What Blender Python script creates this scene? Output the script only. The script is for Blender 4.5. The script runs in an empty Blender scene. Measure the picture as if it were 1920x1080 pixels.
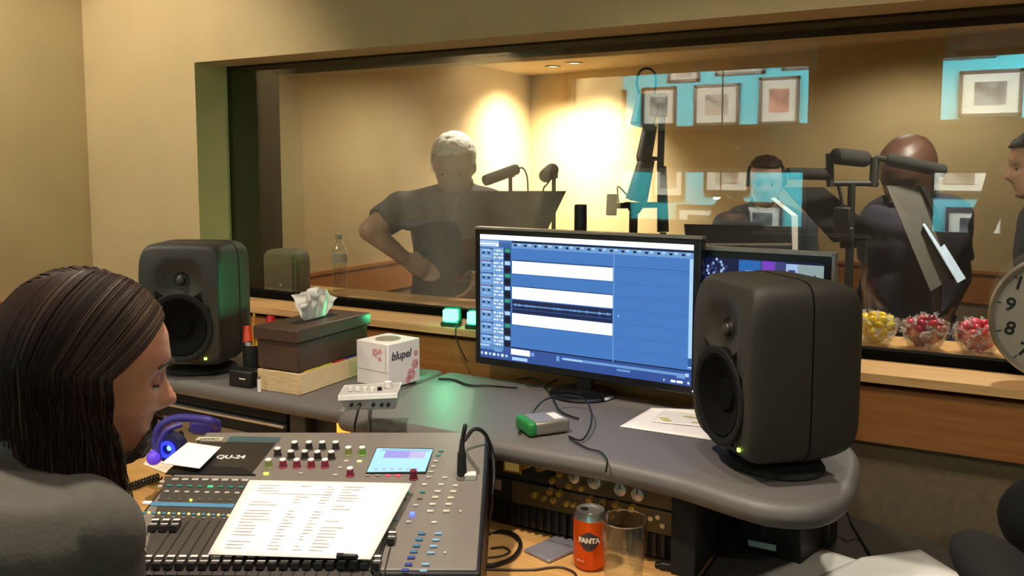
import bpy, bmesh, math, random
import numpy as np
from mathutils import Vector, Matrix, Euler, noise as mnoise
random.seed(7)
PI = math.pi; rad = math.radians
sc = bpy.context.scene
COL = sc.collection

# ------------------------------------------------------------------ camera
FPX, CX, CY, EYE = 1600.0, 960.0, 458.0, 1.52
YAW, PITCH = rad(29), math.atan(144/1600)
FW = Vector((-math.sin(YAW)*math.cos(PITCH), math.cos(YAW)*math.cos(PITCH), -math.sin(PITCH)))
RT = Vector((math.cos(YAW), math.sin(YAW), 0)); UP = RT.cross(FW)
EYEP = Vector((0, 0, EYE))
cd = bpy.data.cameras.new('camera'); cam = bpy.data.objects.new('camera', cd); COL.objects.link(cam)
cd.sensor_width = 36; cd.lens = 36*FPX/1920; cd.shift_y = -(540-CY)/1920; cd.clip_start = .02
cam.matrix_world = Matrix((( RT.x, UP.x, -FW.x, 0), (RT.y, UP.y, -FW.y, 0), (RT.z, UP.z, -FW.z, EYE), (0, 0, 0, 1)))
sc.camera = cam
def ray(px, py): return FW + RT*((px-CX)/FPX) - UP*((py-CY)/FPX)
def D(px, py, d): return EYEP + ray(px, py)*d
def Z(px, py, z):
    v = ray(px, py); return EYEP + v*((z-EYE)/v.z)
def Y(px, py, y):
    v = ray(px, py); return EYEP + v*(y/v.y)
def X(px, py, x):
    v = ray(px, py); return EYEP + v*(x/v.x)

# ------------------------------------------------------------------ materials
def lin(c):
    if isinstance(c, str):
        c = c.lstrip('#'); c = [int(c[i:i+2], 16)/255 for i in (0, 2, 4)]
        return tuple(x/12.92 if x <= .04045 else ((x+.055)/1.055)**2.4 for x in c)
    return tuple(c)
MATS = {}
def mat(name, color, rough=.5, metal=0, var=.08, scale=30, bump=0, emit=0, ecol=None, stretch=None, color2=None, spec=.5, bscale=None, trans=0, coat=0):
    if name in MATS: return MATS[name]
    m = bpy.data.materials.new(name); m.use_nodes = True; MATS[name] = m
    nt = m.node_tree; N = nt.nodes; L = nt.links; b = N['Principled BSDF']
    c = lin(color)
    b.inputs['Roughness'].default_value = rough; b.inputs['Metallic'].default_value = metal
    b.inputs['Specular IOR Level'].default_value = spec
    if coat: b.inputs['Coat Weight'].default_value = coat
    if trans: b.inputs['Transmission Weight'].default_value = trans
    tc = N.new('ShaderNodeTexCoord'); mp = N.new('ShaderNodeMapping'); L.new(tc.outputs['Object'], mp.inputs['Vector'])
    if stretch: mp.inputs['Scale'].default_value = stretch
    nz = N.new('ShaderNodeTexNoise'); nz.inputs['Scale'].default_value = scale; nz.inputs['Detail'].default_value = 4
    L.new(mp.outputs[0], nz.inputs['Vector'])
    rp = N.new('ShaderNodeValToRGB'); L.new(nz.outputs['Fac'], rp.inputs[0])
    c2 = lin(color2) if color2 else tuple(min(1, x*(1+var)) for x in c)
    c1 = c if color2 else tuple(x*(1-var) for x in c)
    rp.color_ramp.elements[0].position = .3; rp.color_ramp.elements[1].position = .7
    rp.color_ramp.elements[0].color = (*c1, 1); rp.color_ramp.elements[1].color = (*c2, 1)
    L.new(rp.outputs[0], b.inputs['Base Color'])
    if bump:
        bn = N.new('ShaderNodeTexNoise'); bn.inputs['Scale'].default_value = bscale or scale*4
        L.new(mp.outputs[0], bn.inputs['Vector'])
        bp = N.new('ShaderNodeBump'); bp.inputs['Strength'].default_value = bump; bp.inputs['Distance'].default_value = .002
        L.new(bn.outputs['Fac'], bp.inputs['Height']); L.new(bp.outputs[0], b.inputs['Normal'])
    if emit:
        b.inputs['Emission Color'].default_value = (*lin(ecol or color), 1); b.inputs['Emission Strength'].default_value = emit
    return m
def glass(name, refl, tint=(.96, .97, .96), rough=0, fres=False):
    m = bpy.data.materials.new(name); m.use_nodes = True; nt = m.node_tree; N = nt.nodes; L = nt.links
    N.remove(N['Principled BSDF']); out = N['Material Output']
    t = N.new('ShaderNodeBsdfTransparent'); t.inputs[0].default_value = (*tint, 1)
    g = N.new('ShaderNodeBsdfGlossy'); g.inputs['Roughness'].default_value = rough
    mx = N.new('ShaderNodeMixShader'); mx.inputs[0].default_value = refl
    if fres:
        lw = N.new('ShaderNodeLayerWeight'); lw.inputs['Blend'].default_value = .35
        mr = N.new('ShaderNodeMapRange'); mr.inputs['To Min'].default_value = refl; mr.inputs['To Max'].default_value = .42
        L.new(lw.outputs['Facing'], mr.inputs['Value']); L.new(mr.outputs[0], mx.inputs[0])
    L.new(t.outputs[0], mx.inputs[1]); L.new(g.outputs[0], mx.inputs[2]); L.new(mx.outputs[0], out.inputs['Surface'])
    MATS[name] = m; return m
WALL = mat('beige_wall', '#b49b6e', .9, var=.05, scale=4, bump=.15, bscale=300)
FABRIC = mat('taupe_fabric', '#7d6a50', .95, var=.1, scale=60, bump=.3, bscale=600)
WOODP = mat('orange_wood_panel', '#935a28', .45, scale=6, stretch=(1, 3, 18), color2='#a66a34', bump=.05)
WOODL = mat('light_wood_ledge', '#c99659', .4, scale=8, stretch=(1, 14, 14), color2='#e0b27a')
WOODD = mat('honey_wood_top', '#b98a4c', .38, scale=7, stretch=(2, 16, 6), color2='#d3a566')
BLACK = mat('black_plastic', '#0b0a0a', .5)
BLACKM = mat('matt_black', '#141311', .85)
FRAME = mat('black_frame', '#0c0a06', .95, spec=.1)
DGREY = mat('dark_grey_metal', '#393735', .45, metal=.2)
GREY = mat('grey_laminate', '#625d5a', .5, var=.06, scale=120, bump=.1, bscale=900)
SPK = mat('speaker_grey', '#332e26', .6, var=.08, scale=200, bump=.12, bscale=900)
WHITE = mat('white_plastic', '#dcd8d0', .45)
PAPER = mat('white_paper', '#eee8e2', .8, var=.02)
CHROME = mat('brushed_metal', '#bdb8b0', .3, metal=.9)
BRASS = mat('brass', '#c9a548', .3, metal=.85)
SKIN = mat('skin', '#b57a5c', .5, var=.1, scale=25)
SKIN2 = mat('dark_skin', '#4a2c1e', .5, var=.1, scale=25)
SKIN3 = mat('fair_skin', '#b08468', .5, var=.08, scale=25)
CARPET = mat('brown_carpet', '#4a3d2e', .95, var=.2, scale=300)
CEIL = mat('cream_ceiling', '#c2a982', .9, var=.03)
CYAN = mat('cyan_wall_paint', '#3fb4c4', .7, var=.03)
def film(name, col, a):
    m = bpy.data.materials.new(name); m.use_nodes = True; b = m.node_tree.nodes['Principled BSDF']
    b.inputs['Base Color'].default_value = (*col, 1); b.inputs['Alpha'].default_value = a; b.inputs['Roughness'].default_value = .25
    MATS[name] = m; return m
GLASS = glass('clear_glass', .04, (.97, .98, .97), fres=True)

# ------------------------------------------------------------------ mesh builder
class MB:
    def __init__(s): s.v = []; s.f = []; s.m = []
    def add(s, vs, fs, mi=0):
        o = len(s.v); s.v += [tuple(v) for v in vs]
        s.f += [tuple(i+o for i in f) for f in fs]; s.m += [mi]*len(fs); return s
    def box(s, c, d, rot=None, mi=0):
        M = rot.to_matrix() if isinstance(rot, Euler) else rot
        vs = []
        for z in (-.5, .5):
            for y in (-.5, .5):
                for x in (-.5, .5):
                    p = Vector((x*d[0], y*d[1], z*d[2]))
                    if M is not None: p = M @ p
                    vs.append(p + Vector(c))
        return s.add(vs, [(0, 2, 3, 1), (4, 5, 7, 6), (0, 1, 5, 4), (2, 6, 7, 3), (0, 4, 6, 2), (1, 3, 7, 5)], mi)
    def prism(s, pts, z0, z1, mi=0):
        n = len(pts); vs = [(x, y, z0) for x, y in pts] + [(x, y, z1) for x, y in pts]
        fs = [tuple(range(n-1, -1, -1)), tuple(range(n, 2*n))] + [(i, (i+1) % n, n+(i+1) % n, n+i) for i in range(n)]
        return s.add(vs, fs, mi)
    def quad(s, a, b, c, d, mi=0): return s.add([a, b, c, d], [(0, 1, 2, 3)], mi)
    def cyl(s, p0, p1, r0, r1=None, n=16, mi=0, caps=True):
        r1 = r0 if r1 is None else r1; p0 = Vector(p0); p1 = Vector(p1); ax = (p1-p0).normalized()
        a = ax.orthogonal().normalized(); b = ax.cross(a); vs = []
        for p, r in ((p0, r0), (p1, r1)):
            vs += [p + (a*math.cos(2*PI*i/n) + b*math.sin(2*PI*i/n))*r for i in range(n)]
        fs = [(i, (i+1) % n, n+(i+1) % n, n+i) for i in range(n)]
        if caps: fs += [tuple(range(n-1, -1, -1)), tuple(range(n, 2*n))]
        return s.add(vs, fs, mi)
    def lathe(s, prof, n=32, o=(0, 0, 0), M=None, mi=0, closed=False):
        vs = []; o = Vector(o)
        for r, z in prof:
            for i in range(n):
                p = Vector((r*math.cos(2*PI*i/n), r*math.sin(2*PI*i/n), z))
                vs.append((M @ p if M is not None else p) + o)
        k = len(prof); fs = [(j*n+i, j*n+(i+1) % n, (j+1)*n+(i+1) % n, (j+1)*n+i) for j in range(k-1) for i in range(n)]
        if not closed: fs += [tuple(range(n-1, -1, -1)), tuple((k-1)*n+i for i in range(n))]
        else: fs += [((k-1)*n+i, (k-1)*n+(i+1) % n, (i+1) % n, i) for i in range(n)]
        return s.add(vs, fs, mi)
    def tube(s, pts, r, n=8, mi=0, smooth=6):
        P = spline(pts, smooth) if smooth else [Vector(p) for p in pts]
        k = len(P); vs = []; a = None
        for i, p in enumerate(P):
            t = (P[min(i+1, k-1)] - P[max(i-1, 0)]).normalized()
            a = (a - t*a.dot(t)).normalized() if a is not None and (a - t*a.dot(t)).length > 1e-6 else t.orthogonal().normalized()
            b = t.cross(a); rr = r(i/(k-1)) if callable(r) else r
            vs += [p + (a*math.cos(2*PI*j/n) + b*math.sin(2*PI*j/n))*rr for j in range(n)]
        fs = [(i*n+j, i*n+(j+1) % n, (i+1)*n+(j+1) % n, (i+1)*n+j) for i in range(k-1) for j in range(n)]
        fs += [tuple(range(n-1, -1, -1)), tuple((k-1)*n+j for j in range(n))]
        return s.add(vs, fs, mi)
    def ball(s, c, r, n=16, k=10, M=None, mi=0):
        rr = (r, r, r) if not hasattr(r, '__len__') else r; vs = []
        for j in range(1, k):
            th = PI*j/k
            for i in range(n):
                p = Vector((rr[0]*math.sin(th)*math.cos(2*PI*i/n), rr[1]*math.sin(th)*math.sin(2*PI*i/n), -rr[2]*math.cos(th)))
                vs.append((M @ p if M is not None else p) + Vector(c))
        fs = [(j*n+i, j*n+(i+1) % n, (j+1)*n+(i+1) % n, (j+1)*n+i) for j in range(k-2) for i in range(n)]
        lo = Vector((0, 0, -rr[2])); hi = Vector((0, 0, rr[2]))
        if M is not None: lo = M @ lo; hi = M @ hi
        m = len(vs); vs += [lo + Vector(c), hi + Vector(c)]
        fs += [(m, (i+1) % n, i) for i in range(n)] + [(m+1, (k-2)*n+i, (k-2)*n+(i+1) % n) for i in range(n)]
        return s.add(vs, fs, mi)
    def loft(s, secs, n=24, mi=0, ex=2.0):
        """secs: (centre, half-axis vector a, half-axis vector b)"""
        vs = []; k = len(secs)
        for c, a, b in secs:
            for i in range(n):
                t = 2*PI*i/n; ct, st = math.cos(t), math.sin(t)
                ct = math.copysign(abs(ct)**(2/ex), ct); st = math.copysign(abs(st)**(2/ex), st)
                vs.append(Vector(c) + Vector(a)*ct + Vector(b)*st)
        fs = [(j*n+i, j*n+(i+1) % n, (j+1)*n+(i+1) % n, (j+1)*n+i) for j in range(k-1) for i in range(n)]
        fs += [tuple(range(n-1, -1, -1)), tuple((k-1)*n+i for i in range(n))]
        return s.add(vs, fs, mi)
    def build(s, name, mats, parent=None, smooth=True, bevel=0, seg=2, loc=None, rot=None, angle=35):
        me = bpy.data.meshes.new(name); me.from_pydata(s.v, [], s.f)
        mats = mats if isinstance(mats, (list, tuple)) else [mats]
        for m in mats: me.materials.append(m)
        if len(mats) > 1: me.polygons.foreach_set('material_index', s.m)
        bm = bmesh.new(); bm.from_mesh(me); bmesh.ops.recalc_face_normals(bm, faces=bm.faces); bm.to_mesh(me); bm.free()
        if smooth: shade(me, angle)
        o = bpy.data.objects.new(name, me); COL.objects.link(o)
        if parent: o.parent = parent
        if loc is not None: o.location = loc
        if rot is not None: o.rotation_euler = rot
        if bevel:
            b = o.modifiers.new('bevel', 'BEVEL'); b.width = bevel; b.segments = seg; b.limit_method = 'ANGLE'; b.angle_limit = rad(40)
        return o
def shade(me, angle=35):
    me.polygons.foreach_set('use_smooth', [True]*len(me.polygons))
    bm = bmesh.new(); bm.from_mesh(me); a = rad(angle)
    for e in bm.edges:
        e.smooth = not (len(e.link_faces) == 2 and e.calc_face_angle(0) > a)
    bm.to_mesh(me); bm.free()
def spline(pts, sub=6):
    P = [Vector(p) for p in pts]; out = []
    for i in range(len(P)-1):
        p0 = P[max(i-1, 0)]; p1 = P[i]; p2 = P[i+1]; p3 = P[min(i+2, len(P)-1)]
        for k in range(sub):
            t = k/sub
            out.append(.5*((2*p1) + (p2-p0)*t + (2*p0-5*p1+4*p2-p3)*t*t + (3*p1-p0-3*p2+p3)*t**3))
    out.append(P[-1]); return out
def tag(o, label=None, cat=None, group=None, kind=None):
    if label: o['label'] = label
    if cat: o['category'] = cat
    if group: o['group'] = group
    if kind: o['kind'] = kind
    return o
def thing(name, label, cat, loc=(0, 0, 0), rz=0, group=None):
    o = bpy.data.objects.new(name, None); COL.objects.link(o); o.empty_display_size = .05
    o.location = loc; o.rotation_euler = (0, 0, rz); return tag(o, label, cat, group)
def struct(o): o['kind'] = 'structure'; return o
def dup(root, loc=None, rot=None, label=None, group=None):
    r = root.copy(); COL.objects.link(r)
    if loc is not None: r.location = loc
    if rot is not None: r.rotation_euler = rot
    if label: r['label'] = label
    if group: r['group'] = group
    for ch in list(root.children):
        c = ch.copy(); COL.objects.link(c); c.parent = r
        for g in ch.children:
            d = g.copy(); COL.objects.link(d); d.parent = c
    return r
def text(name, s, size, m, parent=None, loc=(0, 0, 0), rot=(0, 0, 0), ext=.0004, align='CENTER', label=None, shear=0, bold=0):
    cu = bpy.data.curves.new(name, 'FONT'); cu.body = s; cu.size = size; cu.extrude = ext; cu.align_x = align; cu.align_y = 'CENTER'
    cu.shear = shear; cu.offset = bold; cu.resolution_u = 3
    t = bpy.data.objects.new(name+'_src', cu); COL.objects.link(t)
    dg = bpy.context.evaluated_depsgraph_get(); me = bpy.data.meshes.new_from_object(t.evaluated_get(dg))
    bpy.data.objects.remove(t); me.materials.clear(); me.materials.append(m); me.name = name
    o = bpy.data.objects.new(name, me); COL.objects.link(o); o.location = loc; o.rotation_euler = rot
    if parent: o.parent = parent
    if label: o['label'] = label
    return o
def superquad(hx, hy, hz, n=6, seg=24, y0=-1, y1=1):
    """rounded-box shell between normalised y0..y1, closed"""
    bm = bmesh.new(); bmesh.ops.create_cube(bm, size=2); bmesh.ops.subdivide_edges(bm, edges=bm.edges[:], cuts=seg, use_grid_fill=True)
    for v in bm.verts:
        c = v.co; k = (abs(c.x)**n + abs(c.y)**n + abs(c.z)**n)**(1/n); c /= k
        v.co = Vector((c.x*hx, c.y*hy, c.z*hz))
    if y0 > -1: 
        r = bmesh.ops.bisect_plane(bm, geom=bm.verts[:]+bm.edges[:]+bm.faces[:], plane_co=(0, y0*hy, 0), plane_no=(0, -1, 0), clear_outer=True)
        bmesh.ops.holes_fill(bm, edges=[e for e in bm.edges if e.is_boundary])
    if y1 < 1:
        r = bmesh.ops.bisect_plane(bm, geom=bm.verts[:]+bm.edges[:]+bm.faces[:], plane_co=(0, y1*hy, 0), plane_no=(0, 1, 0), clear_outer=True)
        bmesh.ops.holes_fill(bm, edges=[e for e in bm.edges if e.is_boundary])
    return bm
def bmobj(name, bm, mats, parent=None, smooth=True, loc=None, rot=None):
    me = bpy.data.meshes.new(name); bmesh.ops.recalc_face_normals(bm, faces=bm.faces); bm.to_mesh(me); bm.free()
    for m in (mats if isinstance(mats, (list, tuple)) else [mats]): me.materials.append(m)
    if smooth: shade(me, 40)
    o = bpy.data.objects.new(name, me); COL.objects.link(o)
    if parent: o.parent = parent
    if loc is not None: o.location = loc
    if rot is not None: o.rotation_euler = rot
    return o
def light(name, kind, loc, energy, color=(1, .86, .68), size=.05, target=None, spot=60, blend=.5, sy=None):
    l = bpy.data.lights.new(name, kind); l.energy = energy; l.color = color
    if kind == 'AREA':
        l.size = size
        if sy: l.shape = 'RECTANGLE'; l.size_y = sy
    else: l.shadow_soft_size = size
    if kind == 'SPOT': l.spot_size = rad(spot); l.spot_blend = blend
    o = bpy.data.objects.new(name, l); COL.objects.link(o); o.location = loc
    t = Vector(target) if target is not None else Vector(loc) + Vector((0, 0, -1))
    o.rotation_euler = (t - Vector(loc)).to_track_quat('-Z', 'Y').to_euler(); return o
# ================================================================== SETTING
XL, YW, ZC = -2.96, 2.05, 2.55      # left wall, window wall face, control-room ceiling
WX0, WX1, WZ0, WZ1 = -2.37, 1.6, 1.05, 1.875
YB = -1.8                            # rear wall of the control room
def slab(name, boxes, m, mats=None):
    b = MB()
    for x in boxes:
        lo, hi = x[0], x[1]; mi = x[2] if len(x) > 2 else 0
        b.box([(lo[i]+hi[i])/2 for i in range(3)], [hi[i]-lo[i] for i in range(3)], mi=mi)
    return struct(b.build(name, mats or m, smooth=False))
XR = 1.9
slab('floor', [((XL-.2, YB-1.6, -.1), (XR+.2, 5.2, 0))], CARPET)
slab('ceiling', [((XL-.2, YB-.1, ZC), (XR+.2, 2.57, ZC+.1))], CEIL)
slab('wall_left', [((XL-.12, YB, .9), (XL, YW, ZC)), ((XL-.12, YB, 0), (XL+.004, YW, .9), 1)], None, [WALL, FABRIC])
slab('wall_right', [((XR, YB, 0), (XR+.12, 5.2, ZC))], WALL)
# window wall, 0.52 m thick, with the opening
slab('wall_front', [((XL, YW, 1.065), (WX0, 2.57, ZC)), ((WX0, YW, WZ1), (XR, 2.57, ZC)), ((WX1, YW, WZ0), (XR, 2.57, WZ1)),
                    ((XL, YW+.002, .9), (XR, 2.56, 1.0295)), ((XL, YW+.004, 0), (XR, 2.57, .9), 1)], None, [WALL, FABRIC])
slab('trim_1', [((XL, YW-.022, .905), (XR, YW+.01, 1.03))], WOODP)            # wood band under the ledge
slab('trim_2', [((XL, YW-.035, 1.044), (XR, 2.165, 1.064))], WOODL)           # wooden ledge
slab('trim_3', [((XL-.01, YB, .905), (XL+.02, YW-.03, 1.06))], WOODP)         # band on the left wall
# dark liner between the panes
slab('trim_4', [((WX0-.005, 2.192, WZ0), (WX0+.006, 2.44, WZ1)), ((WX0, 2.192, WZ1-.006), (WX1, 2.44, WZ1+.005)), ((WX0, 2.17, 1.03), (WX1, 2.205, 1.088)),
                ((WX0, 2.2, 1.03), (WX1, 2.40, 1.046))], FRAME)
slab('trim_5', [((-2.5, 2.40, 1.0), (WX1, 2.66, 1.035))], WOODL)              # booth-side sill
# glass panes
PANE1 = glass('window_pane_glass', .085, (.95, .97, .95))
PANE2 = glass('booth_pane_glass', .006, (.96, .97, .96))
def glare_veil(m):
    # lamp glare on the glass, put into the pane as a translucent haze
    nt = m.node_tree; N = nt.nodes; L = nt.links; out = N['Material Output']; src = out.inputs['Surface'].links[0].from_socket
    tc = N.new('ShaderNodeTexCoord'); sx = N.new('ShaderNodeSeparateXYZ'); L.new(tc.outputs['Object'], sx.inputs[0])
    a = N.new('ShaderNodeMath'); a.operation = 'ADD'; a.inputs[1].default_value = 1.52; L.new(sx.outputs['X'], a.inputs[0])
    b = N.new('ShaderNodeMath'); b.operation = 'ABSOLUTE'; L.new(a.outputs[0], b.inputs[0])
    mr = N.new('ShaderNodeMapRange'); mr.interpolation_type = 'SMOOTHSTEP'; mr.inputs['From Min'].default_value = .08; mr.inputs['From Max'].default_value = .62; mr.inputs['To Min'].default_value = 1; mr.inputs['To Max'].default_value = .12
    L.new(b.outputs[0], mr.inputs['Value'])
    mp = N.new('ShaderNodeMapping'); mp.inputs['Scale'].default_value = (5, 1, .9); L.new(tc.outputs['Object'], mp.inputs[0])
    nz = N.new('ShaderNodeTexNoise'); nz.inputs['Scale'].default_value = 1.6; L.new(mp.outputs[0], nz.inputs['Vector'])
    m1 = N.new('ShaderNodeMath'); m1.operation = 'MULTIPLY'; L.new(mr.outputs[0], m1.inputs[0]); L.new(nz.outputs['Fac'], m1.inputs[1])
    m2 = N.new('ShaderNodeMath'); m2.operation = 'MULTIPLY'; m2.inputs[1].default_value = VEIL; L.new(m1.outputs[0], m2.inputs[0])
    tr = N.new('ShaderNodeBsdfTranslucent'); tr.inputs[0].default_value = (1, .97, .9, 1)
    mx = N.new('ShaderNodeMixShader'); L.new(m2.outputs[0], mx.inputs[0]); L.new(src, mx.inputs[1]); L.new(tr.outputs[0], mx.inputs[2]); L.new(mx.outputs[0], out.inputs['Surface'])
VEIL = .2
glare_veil(PANE2)
w = MB(); w.box(((WX0+WX1)/2, 2.195, (1.08+WZ1)/2), (WX1-WX0, .008, WZ1-1.08)); struct(w.build('window_1', PANE1, smooth=False))
w = MB(); w.quad((WX0, 2.42, 1.046), (WX1, 2.42, 1.046), (WX1, 2.38, WZ1), (WX0, 2.38, WZ1)); struct(w.build('window_2', PANE2, smooth=False))
# ---- booth beyond the window
BX, BC = -2.5, 2.085
slab('wall_booth_left', [((BX-.12, 2.57, 1.06), (BX, 4.95, BC+.1)), ((BX-.12, 2.57, .93), (BX+.012, 4.95, 1.06), 1), ((BX-.12, 2.57, 0), (BX+.004, 4.95, .93), 2),
                         ((BX-.12, 2.57, 1.06), (BX+.02, 4.95, 1.075), 1)], None, [WALL, WOODP, FABRIC])
b = MB()
def bw(x): return 4.74 - (x-BX)*.216
for z0, z1, off, mi in ((1.06, BC+.1, 0, 0), (.93, 1.06, -.012, 1), (0, .93, -.004, 2), (1.06, 1.075, -.02, 1)):
    P = [(BX-.1, bw(BX-.1)+off), (2.1, bw(2.1)+off), (2.1, bw(2.1)+.15), (BX-.1, bw(BX-.1)+.15)]; b.prism(P, z0, z1, mi)
struct(b.build('wall_booth_back', [WALL, WOODP, FABRIC], smooth=False))
slab('ceiling_booth', [((BX-.12, 2.57, BC), (XR+.2, 5.1, BC+.08))], CEIL)
# ---- rear wall with two openings to the corridor, corridor with a cyan picture wall
def VW(px, py, yv):
    """point behind the camera whose mirror image in the front pane falls at this pixel"""
    p = Y(px, py, 2*2.191-yv); return Vector((p.x, yv, p.z))
O = [(-3.2+.3, -1.10, 1.09, 1.50), (-2.9, -1.08, 1.81, 2.23), (-.31, 1.5, 1.09, 1.50), (-.29, 1.5, 1.81, 2.23)]
slab('wall_back', [((XL, YB-.1, 0), (XR, YB, 1.09)), ((XL, YB-.1, 2.23), (XR, YB, ZC)), ((XL, YB-.1, 1.50), (XR, YB, 1.81)),
                   ((-1.10, YB-.1, 1.09), (-.31, YB, 1.5)), ((-1.08, YB-.1, 1.81), (-.29, YB, 2.23)), ((1.5, YB-.1, 1.09), (XR, YB, 2.23)),
                   ((XL, YB-.1, 1.09), (-2.9, YB, 2.23))], mat('brown_wall_cladding', '#5d4630', .85, var=.08, scale=5))
fr = MB()
for x0, x1, z0, z1 in O:
    for a, c in (((x0, z0), (x1, z0)), ((x0, z1), (x1, z1)), ((x0, z0), (x0, z1)), ((x1, z0), (x1, z1))):
        fr.box(((a[0]+c[0])/2, YB+.005, (a[1]+c[1])/2), (abs(c[0]-a[0])+.03, .03, abs(c[1]-a[1])+.03))
struct(fr.build('trim_6', mat('pale_frame_paint', '#9fa79a', .5), smooth=False))
YC = -3.05
slab('wall_corridor', [((XL, YC-.1, 0), (XR, YC, 2.5))], CYAN)
slab('ceiling_corridor', [((XL-.2, YC-.1, 2.46), (XR+.2, YB-.1, 2.55))], CEIL)
struct(MB().box((XL-.06, (YC+YB)/2, 1.25), (.12, YB-YC, 2.5)).build('wall_corridor_left', WALL, smooth=False))
# framed pictures on the cyan wall, seen as reflections
PFR = mat('dark_picture_frame', '#211f1c', .5); MATB = mat('picture_mount_board', '#dfe0d6', .9, var=.02)
ARTS = [mat('photo_print_'+str(i), c1, .5, scale=9, color2=c2) for i, (c1, c2) in enumerate((('#1f1c19', '#8d8377'), ('#3a130c', '#9a6656'), ('#101416', '#7d8488'), ('#2e2a25', '#a8a196')))]
def picture(px0, py0, px1, py1, art, label, fill=.5):
    a = VW(px0, py0, YC); c = VW(px1, py1, YC)
    a.z = min(a.z, 2.44); a.x = max(a.x, -2.92); xm = (a.x+c.x)/2; zm = (a.z+c.z)/2; wd = abs(c.x-a.x); ht = abs(a.z-c.z)
    t = thing('framed_picture', label, 'picture', (xm, YC, zm), 0, 'framed pictures on the cyan corridor wall')
    f = MB()
    for sx, sz, lx, lz in ((0, 1, wd, .024), (0, -1, wd, .024), (1, 0, .024, ht), (-1, 0, .024, ht)):
        f.box((sx*(wd/2-.012), .018, sz*(ht/2-.012)), (lx, .034, lz))
    f.build('frame', PFR, t, smooth=False)
    MB().box((0, .012, 0), (wd-.035, .012, ht-.035)).build('mount_board', MATB, t, smooth=False)
    MB().box((0, .02, 0), (wd*fill, .006, ht*fill)).build('photo_print', ARTS[art], t, smooth=False)
for a in [(1303, 160, 1386, 234, 0, 'framed landscape photo in cyan reflection, upper row, left of the red portrait'),
          (1425, 146, 1498, 232, 1, 'framed reddish portrait in cyan reflection, upper row, by the beige gap'),
          (1205, 165, 1268, 236, 3, 'faint framed picture reflected behind the tall microphone stand'),
          (1105, 172, 1160, 240, 3, 'faintest framed picture reflected beside the wall glow'),
          (1343, 104, 1434, 138, 3, 'framed picture cut at the top of the reflected upper row, above the landscape photo'),
          (1468, 96, 1540, 129, 3, 'framed picture cut at the top of the reflected row, above the red portrait'),
          (1254, 112, 1312, 153, 3, 'framed picture cut at the top of the reflected row, right of the cable loop'),
          (1322, 290, 1406, 362, 3, 'framed picture at the reflected lower row, just left of the half hidden head'),
          (1225, 296, 1284, 371, 3, 'framed picture at the reflected lower row, right beside the tall microphone stand'),
          (1270, 383, 1353, 462, 2, 'framed dark photo low in the reflection, left one above the wide black desk plate'),
          (1394, 378, 1466, 460, 2, 'framed dark photo low in the reflection, right one above the wide black desk plate'),
          (1800, 134, 1916, 217, 2, 'framed grey photo at upper right in the reflection over the bald man'),
          (1765, 76, 1868, 108, 3, 'framed picture cut at the top of the reflection at upper right'),
          (1742, 290, 1856, 364, 3, 'framed pale picture reflected between the bald man and the woman'),
          (1774, 388, 1880, 470, 2, 'framed photo low in the reflection right of the bald man')]:
    picture(*a)
# small spot lamps mirrored in the glass; second bulb added as ghost reflection
SPOTM = mat('lamp_glow', '#fff4dc', .5, emit=22)
def wall_spot(px, py, label, yv=YC+.35, top=2.46):
    p = VW(px, py, yv)
    t = thing('wall_spotlight', label, 'spotlight', p, 0, 'corridor spotlights')
    MB().cyl((-.03, -.05, .0), (-.03, .0, 0), .016, n=12).cyl((.0, -.05, -.028), (.0, 0, -.028), .016, n=12).build('housing', DGREY, t)
    MB().box((-.03, .003, 0), (.05, .006, .016)).box((.005, .003, -.03), (.045, .006, .014)).build('bulb', SPOTM, t, smooth=False)
    MB().cyl((-.015, -.03, 0), (-.015, -.03, top-p.z), .005, n=8).build('rod', DGREY, t)
for q in ((951, 133, 'spotlight with added ghost bulb reflected above the white haired man, by the booth ceiling line'),
          (1025, 137, 'spotlight with added ghost bulb reflected by the booth ceiling corner'), (917, 211, 'spotlight with added ghost bulb reflected left of the wall glow', YB+.12, ZC),
          (1352, 372, 'spotlight with added ghost bulb reflected low beside the framed dark photos', YB+.12, ZC)):
    wall_spot(*q)
# ---- lights
WARM = (1, .92, .78)
def downlight(name, loc, label, energy, spot, target=None, size=.04, col=WARM, blend=.6):
    t = thing('ceiling_downlight', label, 'ceiling light', loc, 0, 'recessed downlights')
    MB().lathe([(.03, 0), (.045, 0), (.047, -.004), (.032, -.006)], 24, closed=True).build('rim', CHROME, t)
    MB().cyl((0, 0, -.001), (0, 0, 0), .03, n=20).build('bulb', mat('warm_bulb', '#ffdca8', .5, emit=12), t)
    light(name, 'SPOT', Vector(loc)+Vector((0, 0, -.02)), energy, col, size, target, spot, blend)
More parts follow.
